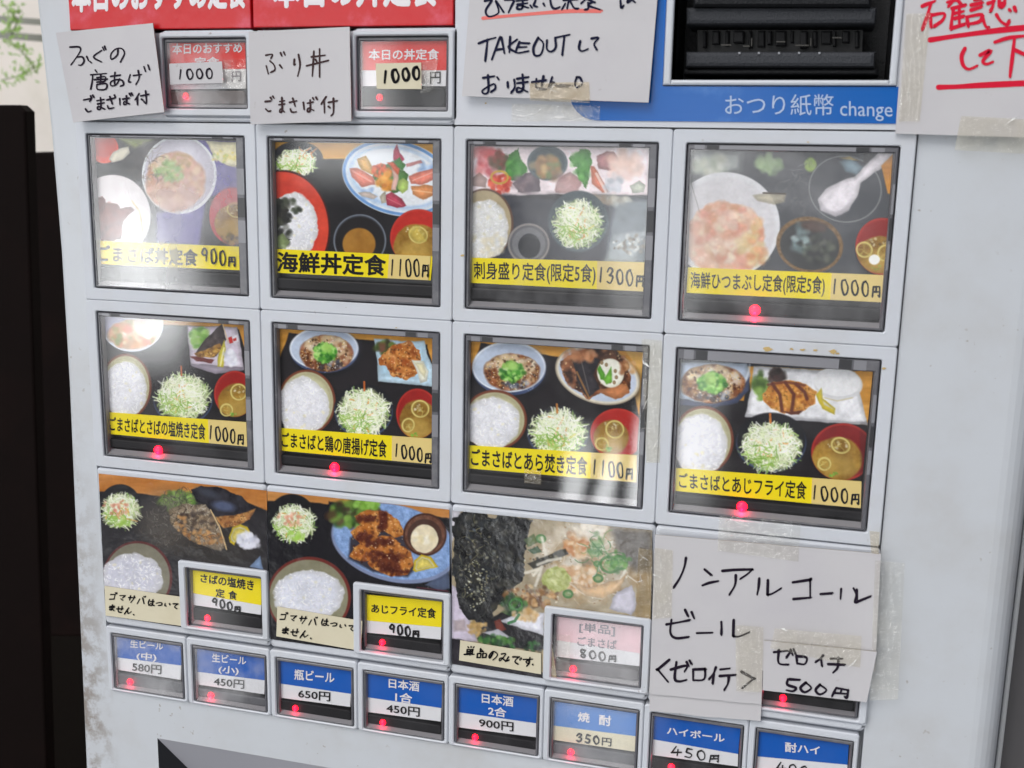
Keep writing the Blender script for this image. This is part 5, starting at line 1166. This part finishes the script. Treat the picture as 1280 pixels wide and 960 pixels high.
strokes('handwriting', S("375,55 430,32 490,10|455,25 410,170 375,265|445,130 455,245|455,135 570,120 555,180 480,235|600,20 680,0|640,20 605,60|655,70 640,160 630,260|640,75 760,45|660,120 745,100|660,165 745,145|640,250 755,215|705,60 705,230|690,0 720,40|840,0 905,-10|810,45 910,25|810,90 905,60|770,150 778,195 785,240|770,150 905,130 885,190 790,215|905,140 940,235 965,245|960,30 1020,10|1010,0 1000,60 980,100|1060,0 1060,60|1060,40 1105,20|1105,-40 1108,30 1080,66|1035,130 1070,185 1125,220 1150,185|1150,85 1157,97|1195,65 1205,100|755,430 725,500 740,580 790,615 865,585|890,490 985,450 915,540 945,570 1005,550|1020,375 1150,335 1320,316|1195,340 1175,520 1155,685|1190,440 1320,500"), 'e', f4(0, 0) - .15 * MM, INKR, n4, 32)
strokes('underline', [[(445, 355), (640, 325), (900, 290), (1100, 265), (1330, 242)]], 'e', f4(0, 0) - .1 * MM, INKR, n4, 50)
strokes('underline', [[(520, 776), (700, 770), (900, 758), (1330, 738)]], 'e', f4(0, 0) - .1 * MM, INKR, n4, 50)
# price slips on the red buttons
p1 = paper('price_slip', 'a', [[(745, 392), (1070, 378), (1080, 510), (752, 521)]], lambda x, y: -.5 * MM, .2 * MM, PAPER, 'white price slip taped over the left red button', 'price slip', 'taped price slips', n=4)
strokes('handwriting', hand('1000', 812, 458, 992, 452, 62), 'a', -.65 * MM, INKP, p1, 10)
p2 = paper('price_slip', 'b', [[(785, 390), (1065, 385), (1068, 548), (792, 548)]], lambda x, y: -.5 * MM, .2 * MM, PAPERC, 'cream price slip taped over the right red button', 'price slip', 'taped price slips', n=4)
strokes('handwriting', hand('1000', 842, 474, 1035, 450, 78), 'b', -.65 * MM, INK, p2, 17)

# food sheets of the third row
SHM = print_mat('laminated_print', .18, .16, .42)
def sheet(crop, q, bz, fn, label):
    s = Pic(crop, q, 320, 290, (32, 30, 34)); fn(s)
    bx = np.array(bz, float)
    def drop(x, y):
        t = (x - bx[0][0]) / (bx[1][0] - bx[0][0]); return (x > bx[0][0] + (y - bx[0][1]) * .14) & (y > bx[0][1] + t * (bx[1][1] - bx[0][1]))
    o = s.finish('food_picture_sheet', lambda x, y: -.35 * MM + 0 * x, SHM, None, drop=drop)
    return tag(o, label, 'food picture', 'laminated food pictures taped over the third row')
def s31(s):
    s.wood(s.P([(40, 40), (990, 130), (990, 260), (700, 140), (400, 180), (200, 150), (40, 150)], 8), (190, 122, 58)); s.tex(s.X * 0 + 1, 8, 60, 3)
    s.p((44, 42, 46), [(60, 190), (280, 160), (420, 180), (600, 180), (990, 260), (990, 960), (60, 960)], soft=10); s.e((54, 50, 48), 600, 400, 330, 130, 14, .9, soft=60)
    s.e((34, 34, 38), 175, 230, 114, 120); s.cabbage(180, 255, 100, 92, 3, None, n=150); s.bits(150, 235, 70, 50, 20, 6, 12, [(220, 130, 110), (230, 160, 130)], 4, .8); s.bits(180, 310, 50, 30, 16, 8, 16, [(140, 180, 70), (170, 200, 100)], 5, .8)
    s.bits(490, 200, 90, 56, 90, 10, 20, [(126, 168, 72), (150, 190, 96), (90, 130, 50), (106, 140, 66)], 2, .9); s.strands(520, 180, 130, 40, 90, 40, 4, [(40, 40, 40), (90, 90, 80), (120, 110, 90)], 7, .7)
    m = s.p((40, 38, 46), [(560, 140), (620, 118), (720, 130), (840, 180), (915, 240), (870, 290), (720, 300), (660, 240), (590, 200)], wob=7); s.tex(m, 20, 40, 3); s.mix(s.E(740, 230, 60, 26, 10, 20) * m, (92, 104, 138), .8); s.mix(s.E(660, 160, 60, 20, 20, 20) * m, (70, 76, 90), .6)
    s.fried([(690, 290), (800, 280), (915, 245), (880, 300), (830, 330), (740, 350)], [(176, 124, 72), (206, 160, 96), (150, 92, 48), (110, 70, 44)], 3, 80, (6, 13), 6)
    s.e((104, 98, 92), 420, 310, 130, 150, a=.55, soft=110); s.strands(430, 320, 110, 130, 160, 30, 4, [(60, 56, 54), (130, 124, 116), (96, 90, 84)], 41, .6, .4)  # grey haze: laminate glare painted into the print
    m = s.p((142, 126, 106), [(440, 250), (520, 218), (640, 222), (700, 290), (762, 450), (725, 474), (600, 436), (500, 378), (448, 320)], wob=8); s.tex(m, 30, 26, 4)
    s.strands(590, 310, 150, 90, 150, 40, 4, [(196, 186, 168), (170, 158, 138), (84, 72, 60), (210, 202, 188), (60, 52, 46)], 42, .8, .15, m); s.strands(590, 320, 120, 80, 120, 26, 3.5, [(60, 48, 40), (176, 156, 130), (140, 118, 92), (44, 36, 32)], 31, .8, .2, m); s.bits(590, 320, 110, 70, 110, 7, 15, [(76, 62, 54), (140, 118, 96), (60, 50, 46), (166, 142, 112)], 5, .7, m)
    s.bits(620, 400, 120, 40, 60, 6, 13, [(186, 134, 80), (160, 104, 56), (206, 160, 104)], 6, .8, m); s.bits(510, 330, 30, 60, 20, 6, 13, [(190, 140, 86)], 8, .8, m); s.line((222, 190, 140), [(668, 250), (720, 350), (755, 465)], 7, .9)
    s.lemon([(768, 400), (785, 345), (830, 330), (870, 345), (885, 375), (830, 390), (795, 445), (775, 430)], 2)
    s.bits(870, 415, 55, 40, 60, 10, 18, [(228, 228, 240), (210, 212, 228), (240, 240, 246)], 6, .95)
    s.strands(480, 430, 300, 70, 170, 40, 3, [(74, 66, 60), (96, 84, 74), (60, 54, 52)], 9, .5)
    s.p((140, 166, 206), [(880, 560), (940, 500), (956, 575)], a=.9)
    s.e((96, 50, 50), 270, 620, 190, 200); m = s.e((128, 124, 108), 268, 622, 178, 190); s.tex(m, 10, 60, 3); s.rice(240, 620, 165, 132, 4, (210, 210, 224))
def s32(s):
    s.wood(s.P([(30, 50), (1000, 140), (1000, 260), (700, 160), (400, 140), (30, 140)], 8), (196, 134, 72)); s.p((24, 22, 28), [(30, 110), (200, 110), (400, 130), (1000, 200), (1000, 980), (30, 980)], soft=8)
    s.p((26, 24, 30), [(360, 110), (990, 250), (990, 600), (330, 500)], soft=10)
    s.e((22, 22, 26), 165, 205, 128, 132); s.cabbage(178, 228, 106, 92, 5, None, n=170); s.bits(150, 200, 60, 40, 22, 6, 12, [(226, 150, 120), (236, 170, 140)], 4, .8); s.bits(190, 290, 40, 24, 16, 8, 16, [(160, 206, 80), (180, 216, 110)], 5, .9)
    s.e((130, 142, 176), 700, 330, 335, 200, 14); m = s.e((136, 166, 214), 698, 322, 322, 188, 14); s.tex(m, 26, 22, 3); s.tex(m, 16, 8, 6, 2)
    s.bits(490, 170, 120, 70, 120, 14, 28, [(74, 110, 44), (110, 150, 60), (60, 44, 36), (130, 170, 76), (84, 60, 44), (50, 80, 36)], 2, .9); s.bits(560, 125, 60, 20, 40, 8, 18, [(120, 170, 60), (150, 196, 90)], 8, .9)
    F = [(186, 112, 48), (166, 92, 40), (206, 136, 66), (140, 72, 32), (196, 122, 56), (222, 160, 88)]
    s.p((30, 16, 14), [(470, 300), (620, 250), (760, 300), (810, 470), (770, 506), (590, 480), (462, 410)], a=.75, soft=14)
    s.fried([(490, 190), (560, 155), (650, 165), (720, 210), (755, 290), (700, 300), (620, 250), (520, 230)], F, 3, 110, (8, 16), 7)
    s.fried([(475, 270), (520, 230), (610, 215), (640, 260), (600, 310), (540, 350), (490, 300)], F, 4, 90, (8, 16), 7)
    s.fried([(465, 400), (490, 350), (580, 300), (680, 290), (730, 330), (690, 400), (590, 420), (520, 420)], F, 5, 120, (8, 16), 7)
    s.fried([(560, 430), (640, 370), (720, 330), (790, 380), (800, 440), (770, 490), (680, 500), (600, 470)], F, 6, 130, (8, 16), 7)
    for pts in ([(625, 170), (660, 175), (665, 250), (640, 275), (622, 230)], [(520, 205), (580, 185), (600, 205), (560, 225)], [(540, 330), (620, 300), (700, 320), (690, 345), (600, 340)], [(640, 400), (700, 360), (720, 420), (700, 480), (640, 470), (600, 440)]): s.p((84, 32, 20), pts, a=.75, wob=12, soft=12)
    for k, (x, y, a, b) in enumerate([(640, 200, 20, 60), (610, 320, 90, 22), (560, 195, 60, 14), (680, 420, 60, 60), (600, 400, 60, 30), (545, 290, 40, 20), (700, 470, 70, 20)]): s.bits(x, y, a, b, 18, 8, 18, [(74, 28, 18), (92, 38, 22)], 20 + k, .8, None, 10, .5)
    s.bits(630, 330, 150, 160, 26, 2, 4.5, [(250, 226, 190), (240, 200, 150)], 40, .9, s.P([(480, 180), (650, 160), (760, 280), (800, 440), (760, 495), (600, 470), (465, 400), (480, 270)], 6)); s.bits(630, 330, 160, 160, 40, 4, 9, [(60, 26, 16), (84, 40, 22)], 41, .7, s.P([(480, 180), (650, 160), (760, 280), (800, 440), (760, 495), (600, 470), (465, 400), (480, 270)], 6))
    s.e((70, 40, 32), 860, 285, 114, 112); m = s.e((110, 72, 56), 860, 285, 104, 102); s.tex(m, 24, 16, 3); s.e((76, 50, 42), 858, 290, 90, 86); m = s.e((236, 222, 190), 855, 305, 74, 72, wob=.1); s.tex(m, 16, 34, 3); s.bits(850, 290, 50, 40, 14, 8, 16, [(246, 240, 222), (222, 206, 160)], 3, .7)
    s.lemon([(796, 470), (805, 420), (840, 386), (890, 400), (930, 455), (870, 465), (810, 482)], 4)
    s.p((120, 140, 180), [(860, 545), (985, 480), (990, 570), (930, 575)], a=.6, wob=6); s.line((90, 40, 50), [(820, 560), (980, 580)], 7, .8)
    s.e((110, 44, 38), 255, 610, 220, 210); m = s.e((140, 136, 112), 253, 612, 206, 196); s.tex(m, 10, 60, 3); s.rice(250, 600, 180, 132, 7, (226, 228, 240))
def s33(s):
    s.C[:] = (164, 150, 124); s.tex(s.X * 0 + 1, 34, 90, 2, 4)
    s.bits(720, 300, 260, 190, 300, 16, 44, [(190, 178, 156), (164, 140, 104), (210, 200, 184), (130, 112, 84), (176, 150, 112), (214, 208, 196)], 1, .7)
    s.p((206, 196, 214), [(30, 420), (80, 450), (130, 620), (160, 700), (30, 700)], soft=8); s.p((214, 210, 220), [(30, 60), (80, 70), (60, 160), (30, 240)], soft=8)
    m = s.p((34, 34, 36), [(50, 110), (80, 75), (430, 110), (400, 180), (390, 300), (380, 400), (330, 470), (260, 520), (200, 600), (110, 590), (60, 440), (40, 250)], wob=34, ws=50); s.tex(m, 20, 24, 3, 4)
    s.bits(210, 310, 190, 240, 260, 6, 22, [(24, 24, 26), (48, 46, 42), (18, 18, 20), (64, 62, 54), (40, 44, 50)], 4, .8, m); s.bits(170, 320, 90, 200, 46, 3, 9, [(150, 150, 130), (186, 180, 150), (110, 120, 130)], 5, .7, m); s.strands(150, 330, 90, 200, 46, 40, 4, [(120, 116, 80), (90, 90, 80), (160, 150, 110)], 6, .7, m=m); s.strands(210, 320, 180, 240, 140, 36, 3, [(70, 72, 66), (96, 98, 88), (16, 16, 18), (54, 58, 60)], 22, .8, m=m); s.bits(150, 420, 60, 130, 60, 2, 5, [(226, 226, 206), (196, 190, 150)], 23, .9, m)
    s.bits(640, 330, 260, 200, 200, 2.5, 5, [(250, 244, 226), (150, 110, 66), (120, 90, 60)], 24, .8); s.strands(700, 330, 220, 180, 60, 60, 5, [(238, 232, 220), (176, 150, 116), (214, 200, 176)], 25, .7)
    m = s.p((96, 92, 90), [(800, 150), (1000, 170), (990, 360), (930, 360), (880, 330), (830, 260)], soft=40, a=.9)
    s.bits(640, 230, 60, 60, 90, 8, 20, [(196, 130, 76), (214, 166, 116), (180, 110, 60), (226, 200, 166)], 7, .8); s.bits(640, 390, 120, 60, 120, 8, 22, [(214, 170, 120), (226, 196, 160), (190, 140, 90), (236, 220, 200)], 8, .8)
    s.p((236, 226, 210), [(600, 140), (720, 130), (730, 200), (640, 200)], a=.8, soft=24); s.bits(720, 160, 60, 40, 30, 8, 20, [(246, 240, 230), (236, 226, 210)], 12, .8)
    for x, y, r_ in ((795, 330, 50), (840, 320, 44), (740, 395, 26), (595, 470, 26), (735, 325, 18), (465, 205, 26)): s.ring((70, 120, 60), x, y, r_, r_ * .85, 13, 10, .95, 5); s.e((120, 160, 100), x, y, r_ * .6, r_ * .5, 0, .6)
    s.bits(830, 310, 60, 50, 40, 6, 14, [(50, 110, 46), (96, 150, 70), (120, 170, 76)], 9, .8); s.bits(730, 240, 30, 60, 30, 8, 16, [(60, 110, 60), (150, 180, 130)], 10, .7); s.strands(740, 250, 60, 100, 30, 70, 5, [(70, 120, 70), (220, 224, 210), (110, 150, 90)], 11, .8)
    m = s.e((176, 184, 110), 540, 400, 66, 62, wob=.14, ws=30); s.tex(m, 28, 18, 3); s.bits(545, 385, 50, 44, 60, 7, 13, [(196, 200, 136), (156, 164, 90), (206, 210, 150)], 13, .7)
    s.p((64, 62, 54), [(400, 325), (580, 250), (598, 280), (430, 350)], wob=4); s.bits(500, 295, 80, 20, 20, 4, 9, [(120, 116, 96), (40, 40, 36)], 14, .8)
    for pts in ([(470, 200), (490, 280)], [(450, 330), (500, 310), (560, 300)], [(430, 380), (470, 340), (440, 430)], [(390, 370), (460, 350)], [(610, 420), (680, 470), (760, 490), (840, 420), (870, 360)]): s.line((234, 228, 214), pts, 14, .8, 8)
    s.p((226, 186, 140), [(600, 415), (700, 440), (840, 400), (880, 360), (840, 450), (760, 495), (680, 475)], a=.8, wob=6); s.p((206, 204, 222), [(790, 540), (830, 460), (900, 430), (930, 520), (900, 570)], wob=8, a=.9)
    s.p((92, 116, 70), [(380, 210), (430, 185), (450, 220), (400, 245)], wob=8, a=.8); s.p((54, 90, 60), [(400, 260), (450, 240), (470, 270), (430, 280)], wob=6, a=.9)
    s.bits(420, 480, 130, 50, 120, 6, 15, [(130, 90, 54), (186, 140, 90), (214, 180, 130), (96, 64, 44)], 15, .85); s.bits(340, 530, 60, 60, 50, 8, 18, [(46, 84, 46), (80, 130, 60), (34, 54, 36)], 16, .9); s.ring((70, 130, 66), 345, 520, 34, 30, 9, 0, .9)
    s.p((40, 38, 42), [(190, 600), (280, 560), (480, 640), (480, 740), (300, 730), (160, 690)], wob=8); s.p((226, 226, 236), [(270, 600), (340, 565), (480, 560), (480, 670), (380, 640)], wob=8); s.p((130, 64, 54), [(240, 600), (270, 590), (300, 640), (260, 660)], wob=5); s.p((206, 206, 216), [(185, 655), (260, 640), (330, 685), (260, 680)], wob=4)
    s.bits(400, 570, 70, 26, 40, 7, 15, [(206, 166, 110), (226, 200, 160)], 17, .9); s.line((60, 120, 70), [(310, 610), (340, 600), (360, 570)], 14, .9); s.bits(245, 690, 90, 22, 40, 8, 16, [(50, 96, 50), (90, 140, 66), (40, 70, 44)], 18, .9); s.bits(400, 720, 80, 18, 26, 8, 16, [(60, 110, 60), (36, 40, 40)], 19, .9)
    s.bits(160, 630, 50, 30, 40, 6, 12, [(196, 160, 100), (150, 120, 70)], 20, .9); s.p((44, 40, 48), [(30, 680), (90, 690), (300, 790), (480, 850), (480, 880), (30, 820)], wob=5); s.p((150, 130, 120), [(45, 600), (100, 590), (110, 650), (50, 650)], a=.5, soft=14)
sheet('31', [(57, 52), (975, 145), (985, 962), (96, 826)], [(505, 523), (985, 582)], s31, 'laminated picture of grilled mackerel with lemon and rice')
sheet('32', [(38, 58), (987, 155), (992, 962), (55, 830)], [(495, 530), (990, 594)], s32, 'laminated picture of brown fried fish on a blue plate')
sheet('33', [(38, 70), (1000, 165), (984, 955), (38, 806)], [(492, 530), (1000, 594)], s33, 'laminated picture of nori, leek and sesame close up')

fd = lambda x, y: -.95 * MM + 0 * x
def cnote(crop, q, ls, w, label):
    o = paper('small_note', crop, [q], fd, .2 * MM, PAPERC, label, 'paper note', 'small cream notes on the food pictures', n=4)
    strokes('handwriting', ls, crop, -1.1 * MM, INK, o, w); return o
cnote('31', [(90, 665), (522, 727), (531, 886), (96, 826)], hand('ゴマサバ', 135, 722, 290, 742, 40, .72, .2) + hand('はついて', 346, 756, 476, 772, 36, .8, .1) + hand('ません.', 130, 784, 262, 808, 34, .8, .1), 6.5, 'cream note with katakana below the grilled mackerel picture')
cnote('32', [(90, 660), (533, 736), (526, 891), (85, 815)], hand('ゴマサバ', 122, 712, 276, 736, 40, .72, .2) + hand('はついて', 340, 742, 478, 770, 36, .8, .1) + hand('ません.', 132, 786, 280, 812, 36, .8, .1), 6.5, 'cream note with katakana below the fried fish picture')
cnote('33', [(78, 693), (466, 756), (466, 856), (72, 789)], hand('単品のみです', 124, 744, 402, 796, 44, .84, .15) + S('425,808 428,812'), 7, 'cream note with four kana after two kanji below the nori picture')

# the non-alcoholic beer sign, its price paper and the torn strip below
fz = lambda x, y: (-2.3 - .8 * np.clip((x - 850) / 250, 0, 1) ** 2) * MM
zs_ = paper('handwritten_sign', 'z', [[(70, 68), (1112, 156), (1085, 700), (47, 690)], [(47, 690), (566, 695), (560, 852), (42, 802)]], fz, .3 * MM, PAPER, 'large paper sign for non-alcoholic beer in black marker', 'paper sign', None, torn=2.0, edge=CARD)
strokes('handwriting', S("212,175 205,215 185,265 155,312|298,228 330,255|288,302 320,290 362,282|380,235 440,230 518,228 518,228 495,250 462,272|442,255 438,300 412,345|550,270 547,310 540,345|590,278 588,345 588,345 610,340 652,315|705,288 785,276 785,276 785,355|708,365 790,358|833,342 888,338|928,318 925,365|985,315 998,345 992,380 1020,370 1065,352|1000,322 1000,370|122,482 180,472 230,462|145,460 140,520 165,545 225,540|208,415 222,445|238,425 250,455|262,522 335,520|375,470 376,500 375,530|432,462 430,535 430,535 455,538 505,518|135,645 82,690 82,690 130,748|142,690 215,672 205,700|168,655 160,730 180,745 215,738|215,655 225,675|228,648 238,665|245,690 245,740|245,690 300,688 300,688 295,735 245,740|350,680 338,710 318,735|340,710 335,755|370,690 415,685|368,720 442,715|410,718 405,755 388,785|468,700 525,732 525,732 472,775"), 'z', lambda x, y: fz(x, y) - .15 * MM, INKP, zs_, 11.5)
fz2 = lambda x, y: (-3.2 - .9 * np.clip((x - 850) / 250, 0, 1) ** 2) * MM
zp = paper('price_note', 'z', [[(573, 556), (1094, 608), (1046, 841), (565, 785)]], fz2, .3 * MM, PAPER, 'white 500 yen price paper stuck on the corner of the beer sign', 'paper note', None, edge=CARD)
strokes('handwriting', S("618,610 690,605 675,635|640,600 640,660 685,668|695,598 705,625|708,595 718,620|722,628 725,662|722,628 768,635 760,665 725,662|845,625 830,642 810,655|835,640 840,675|880,640 935,640|868,665 945,668|915,635 912,680 890,705|682,735 680,760 720,775 705,790 675,785|690,735 738,738|765,750 740,775 760,795 790,775 765,750|830,760 810,785 830,805 860,785 830,760|905,775 895,795 885,815|905,775 960,785 960,785 955,820 945,815|930,780 925,800|895,798 950,802"), 'z', lambda x, y: fz2(x, y) - .15 * MM, INKP, zp, 11.5)
paper('torn_paper', 'z', [[(44, 780), (562, 828), (556, 930), (44, 882)]], lambda x, y: -1.7 * MM, .3 * MM, PAPER, 'torn paper strip hanging under the beer sign', 'paper strip', None, torn=3.0, seed=4)

# tape
TG = 'pieces of adhesive tape on the machine'
def tape(crop, q, d, m, label, wv=0.0, n=10, seed=1):
    q = np.array(q, float); V = []; F = []; rs = random.Random(seed)
    for j in range(n + 1):
        for i in range(n + 1):
            s, t = i / n, j / n
            p = (1 - s) * (1 - t) * q[0] + s * (1 - t) * q[1] + s * t * q[2] + (1 - s) * t * q[3]
            dd = (d(p[0], p[1]) if callable(d) else d) - abs(rs.gauss(0, wv)) * MM
            X, Z = cu(crop, p[0], p[1], dd); V.append(W(float(X), float(Z), float(dd)))
    for j in range(n):
        for i in range(n):
            a = j * (n + 1) + i; F.append([a, a + n + 1, a + n + 2, a + 1])
    FM = [0] * len(F); cr = random.Random(int(abs(q[0][0]) * 7 + abs(q[0][1])))
    for k in range(7 if wv >= .05 else 2):
        s, t = cr.uniform(.06, .94), cr.uniform(.05, .95)
        p = (1 - s) * (1 - t) * q[0] + s * (1 - t) * q[1] + s * t * q[2] + (1 - s) * t * q[3]
        ln = cr.uniform(.05, .16) * max(np.ptp(q[:, 0]), np.ptp(q[:, 1])); an = cr.uniform(0, 3.14); e = np.array([math.cos(an), math.sin(an)]); nn = np.array([-e[1], e[0]]) * cr.uniform(1.0, 3.0) * (.22 / CROP[crop][2])
        pts = [p - e * ln, p - e * ln * .3 + nn, p + e * ln, p + e * ln * .2 - nn * .6]
        b = len(V)
        for z in pts:
            ss = np.clip(z[0], q[:, 0].min(), q[:, 0].max()); tt = np.clip(z[1], q[:, 1].min(), q[:, 1].max())
            dd = (d(ss, tt) if callable(d) else d) - (.28 + 2 * wv) * MM
            X, Z = cu(crop, ss, tt, dd); V.append(W(float(X), float(Z), float(dd)))
        F.append([b, b + 3, b + 2, b + 1]); FM.append(1)
    return tag(link('tape', V, F, [m, CREASE_GLINT], None, FM, False), label, 'tape', TG)
tape('c', [(465, 474), (806, 468), (810, 588), (468, 574)], lambda x, y: f3(x, y) - .25 * MM, TAPEB, 'brownish tape on the bottom edge of the TAKEOUT note', .12)
tape('c', [(365, 592), (870, 606), (866, 690), (362, 696)], -.55 * MM, TAPE, 'clear tape just below the TAKEOUT note', .1)
tape('e', [(235, 122), (450, 118), (352, 1080), (165, 1080)], -1.75 * MM, TAPEY, 'wrinkled tape on the left edge of the red handwriting sheet', .14)
tape('r', [(388, 144), (700, 160), (700, 298), (362, 280)], -1.65 * MM, TAPEY, 'flat tape along the bottom of the red handwriting sheet', .02)
tape('23', [(892, 92), (990, 98), (978, 686), (912, 684)], -.35 * MM, TAPEY, 'yellowed vertical tape beside the simmered fish button', .08)
tape('z', [(365, -20), (742, 12), (730, 192), (358, 142)], lambda x, y: (-2.65 if y > 60 else -2.3) * MM, TAPE, 'shiny tape at the top of the beer sign', .16)
tape('z', [(1058, 50), (1106, 56), (1101, 158), (1068, 152)], -3.4 * MM, TAPEB, 'small yellow tape scrap at the top right corner of the beer sign', .05)
tape('z', [(66, 128), (152, 140), (145, 450), (58, 458)], -2.7 * MM, TAPEY, 'pale tape on the left edge of the beer sign', .1)
tape('z', [(1085, 186), (1222, 200), (1190, 828), (1060, 832)], -3.4 * MM, TAPE, 'long clear tape holding the right edge of the beer sign', .05)
tape('z', [(440, 485), (570, 494), (560, 795), (444, 790)], lambda x, y: -3.6 * MM, TAPEY, 'vertical tape between the beer sign and its price paper', .1)
tape('z', [(622, 500), (1022, 536), (1016, 682), (600, 592)], lambda x, y: -4.4 * MM, TAPEY, 'tape along the top of the 500 yen price paper', .05)
tape('33', [(935, 250), (1004, 262), (996, 606), (915, 600)], -.7 * MM, TAPEB, 'brown tape on the right edge of the nori picture', .1)
tape('a', [(1078, 368), (1216, 362), (1218, 546), (1070, 540)], -.8 * MM, TAPE, 'crumpled tape on the left red button', .25)
tape('b', [(1064, 384), (1172, 362), (1132, 566), (1062, 572)], -.8 * MM, TAPE, 'crumpled tape on the right red button', .2)
tape('33', [(514, 660), (606, 668), (602, 868), (514, 860)], -1.85 * MM, TAPE, 'grubby tape on the left side of the pink button', .12)
tape('23', [(328, 714), (408, 724), (408, 790), (328, 782)], -.1 * MM, TAPEB, 'small brown tape scrap on the simmered fish button', .02)

# ------------------------------------------------------------------ what stands behind the machine, on the left
def back_box(name, q, d, th, m, bevel=0.0, extra=None):
    mb = MB(); mb.prism([tuple(map(float, U(x, y, d))) for x, y in q], d, d + th, 0, bevel); return mb.build(name, m)
WOODD = mat('dark_wood', (16, 9, 8), .6, spec=.05, stain=(26, 14, 12), stain_scale=20, stain_amt=.6)
o = back_box('wooden_post', [(-90, 131), (22, 131), (31, 139), (58, 960), (66, 1400), (-90, 1400)], 3.0, .12, WOODD, .02)
tag(o, 'dark wooden post with a rounded top left of the ticket machine', 'post')
o = back_box('wooden_screen', [(-300, 215), (20, 205), (40, 190), (120, 188), (330, 200), (330, 800), (-300, 790)], 9.0, .2, WOODD, .04)
tag(o, 'dark brown wooden screen behind the post', 'screen')
mb = MB(); mb.box(-60, 60, -120, FLOORZ, 34, 36); o = mb.build('plaster_wall', mat('plaster', (238, 230, 222), .8, stain=(212, 206, 190), stain_scale=5, stain_amt=.7)); tag(o, 'sunlit cream plaster wall far behind the machine', 'wall')
mb = MB(); mb.box(-30, 30, FLOORZ, FLOORZ + .3, -3, 40); o = mb.build('floor', mat('floor_concrete', (16, 13, 11), .9, spec=.03, stain=(13, 11, 10), stain_scale=3, stain_amt=.6)); tag(o, kind='structure')  # near-black base colour carries the interior shade
for k, (ya, yb, w_) in enumerate([(17, 24, 4.0), (37, 44, 4.5)]):
    d = 30.0; a = U(-160, ya - 6, d); b = U(160, yb + 12, d); h = w_ / 1380 * 36
    mb = MB(); mb.prism([(a[0], a[1] - h), (b[0], b[1] - h), (b[0], b[1] + h), (a[0], a[1] + h)], d, d + .2)
    tag(mb.build('metal_rail', mat('rail_grey', (140, 140, 132), .6)), 'upper grey rail across the plaster wall' if k == 0 else 'lower grey rail across the plaster wall', 'rail', 'rails on the plaster wall')
pl = bpy.data.objects.new('trailing_plant', None); COL.objects.link(pl); xx, zz = U(20, 60, 29.0); pl.location = W(float(xx), float(zz), 29.0); bpy.context.view_layer.update()
tag(pl, 'thin green trailing plant hanging in front of the plaster wall', 'plant')
mb = MB(); ms = MB(); rs = random.Random(5)
path = [(6, 8), (16, 18), (22, 26), (15, 40), (12, 52), (24, 62), (36, 74), (42, 84), (20, 96), (2, 100)]
for (xa, ya), (xb, yb) in zip(path[:-1], path[1:]):
    a = U(xa, ya, 29.0); b = U(xb, yb, 29.0); v = np.array([b[0] - a[0], b[1] - a[1]]); nrm = np.array([-v[1], v[0]]) / np.linalg.norm(v) * .012
    ms.prism([(a[0] - nrm[0], a[1] - nrm[1]), (b[0] - nrm[0], b[1] - nrm[1]), (b[0] + nrm[0], b[1] + nrm[1]), (a[0] + nrm[0], a[1] + nrm[1])], 29.0, 29.05)
    for k in range(20):
        f = rs.random(); x = xa + (xb - xa) * f + rs.gauss(0, 8); y = ya + (yb - ya) * f + rs.gauss(0, 7); c = U(x, y, 29.0); t = rs.random() * 6.28; l = rs.uniform(.07, .16); w_ = l * .35
        dx, dz = math.cos(t), math.sin(t); dd = rs.uniform(-.2, .2)
        i0 = mb.vert(c[0] - dx * l, c[1] - dz * l, 29 + dd); i1 = mb.vert(c[0] - dz * w_, c[1] + dx * w_, 28.95 + dd); i2 = mb.vert(c[0] + dx * l, c[1] + dz * l, 29.02 + dd); i3 = mb.vert(c[0] + dz * w_, c[1] - dx * w_, 28.97 + dd); mb.face([i0, i1, i2, i3])
mb.build('foliage', mat('leaf_green', (150, 186, 96), .5), pl); ms.build('stem', mat('stem_green', (96, 116, 56), .6), pl)
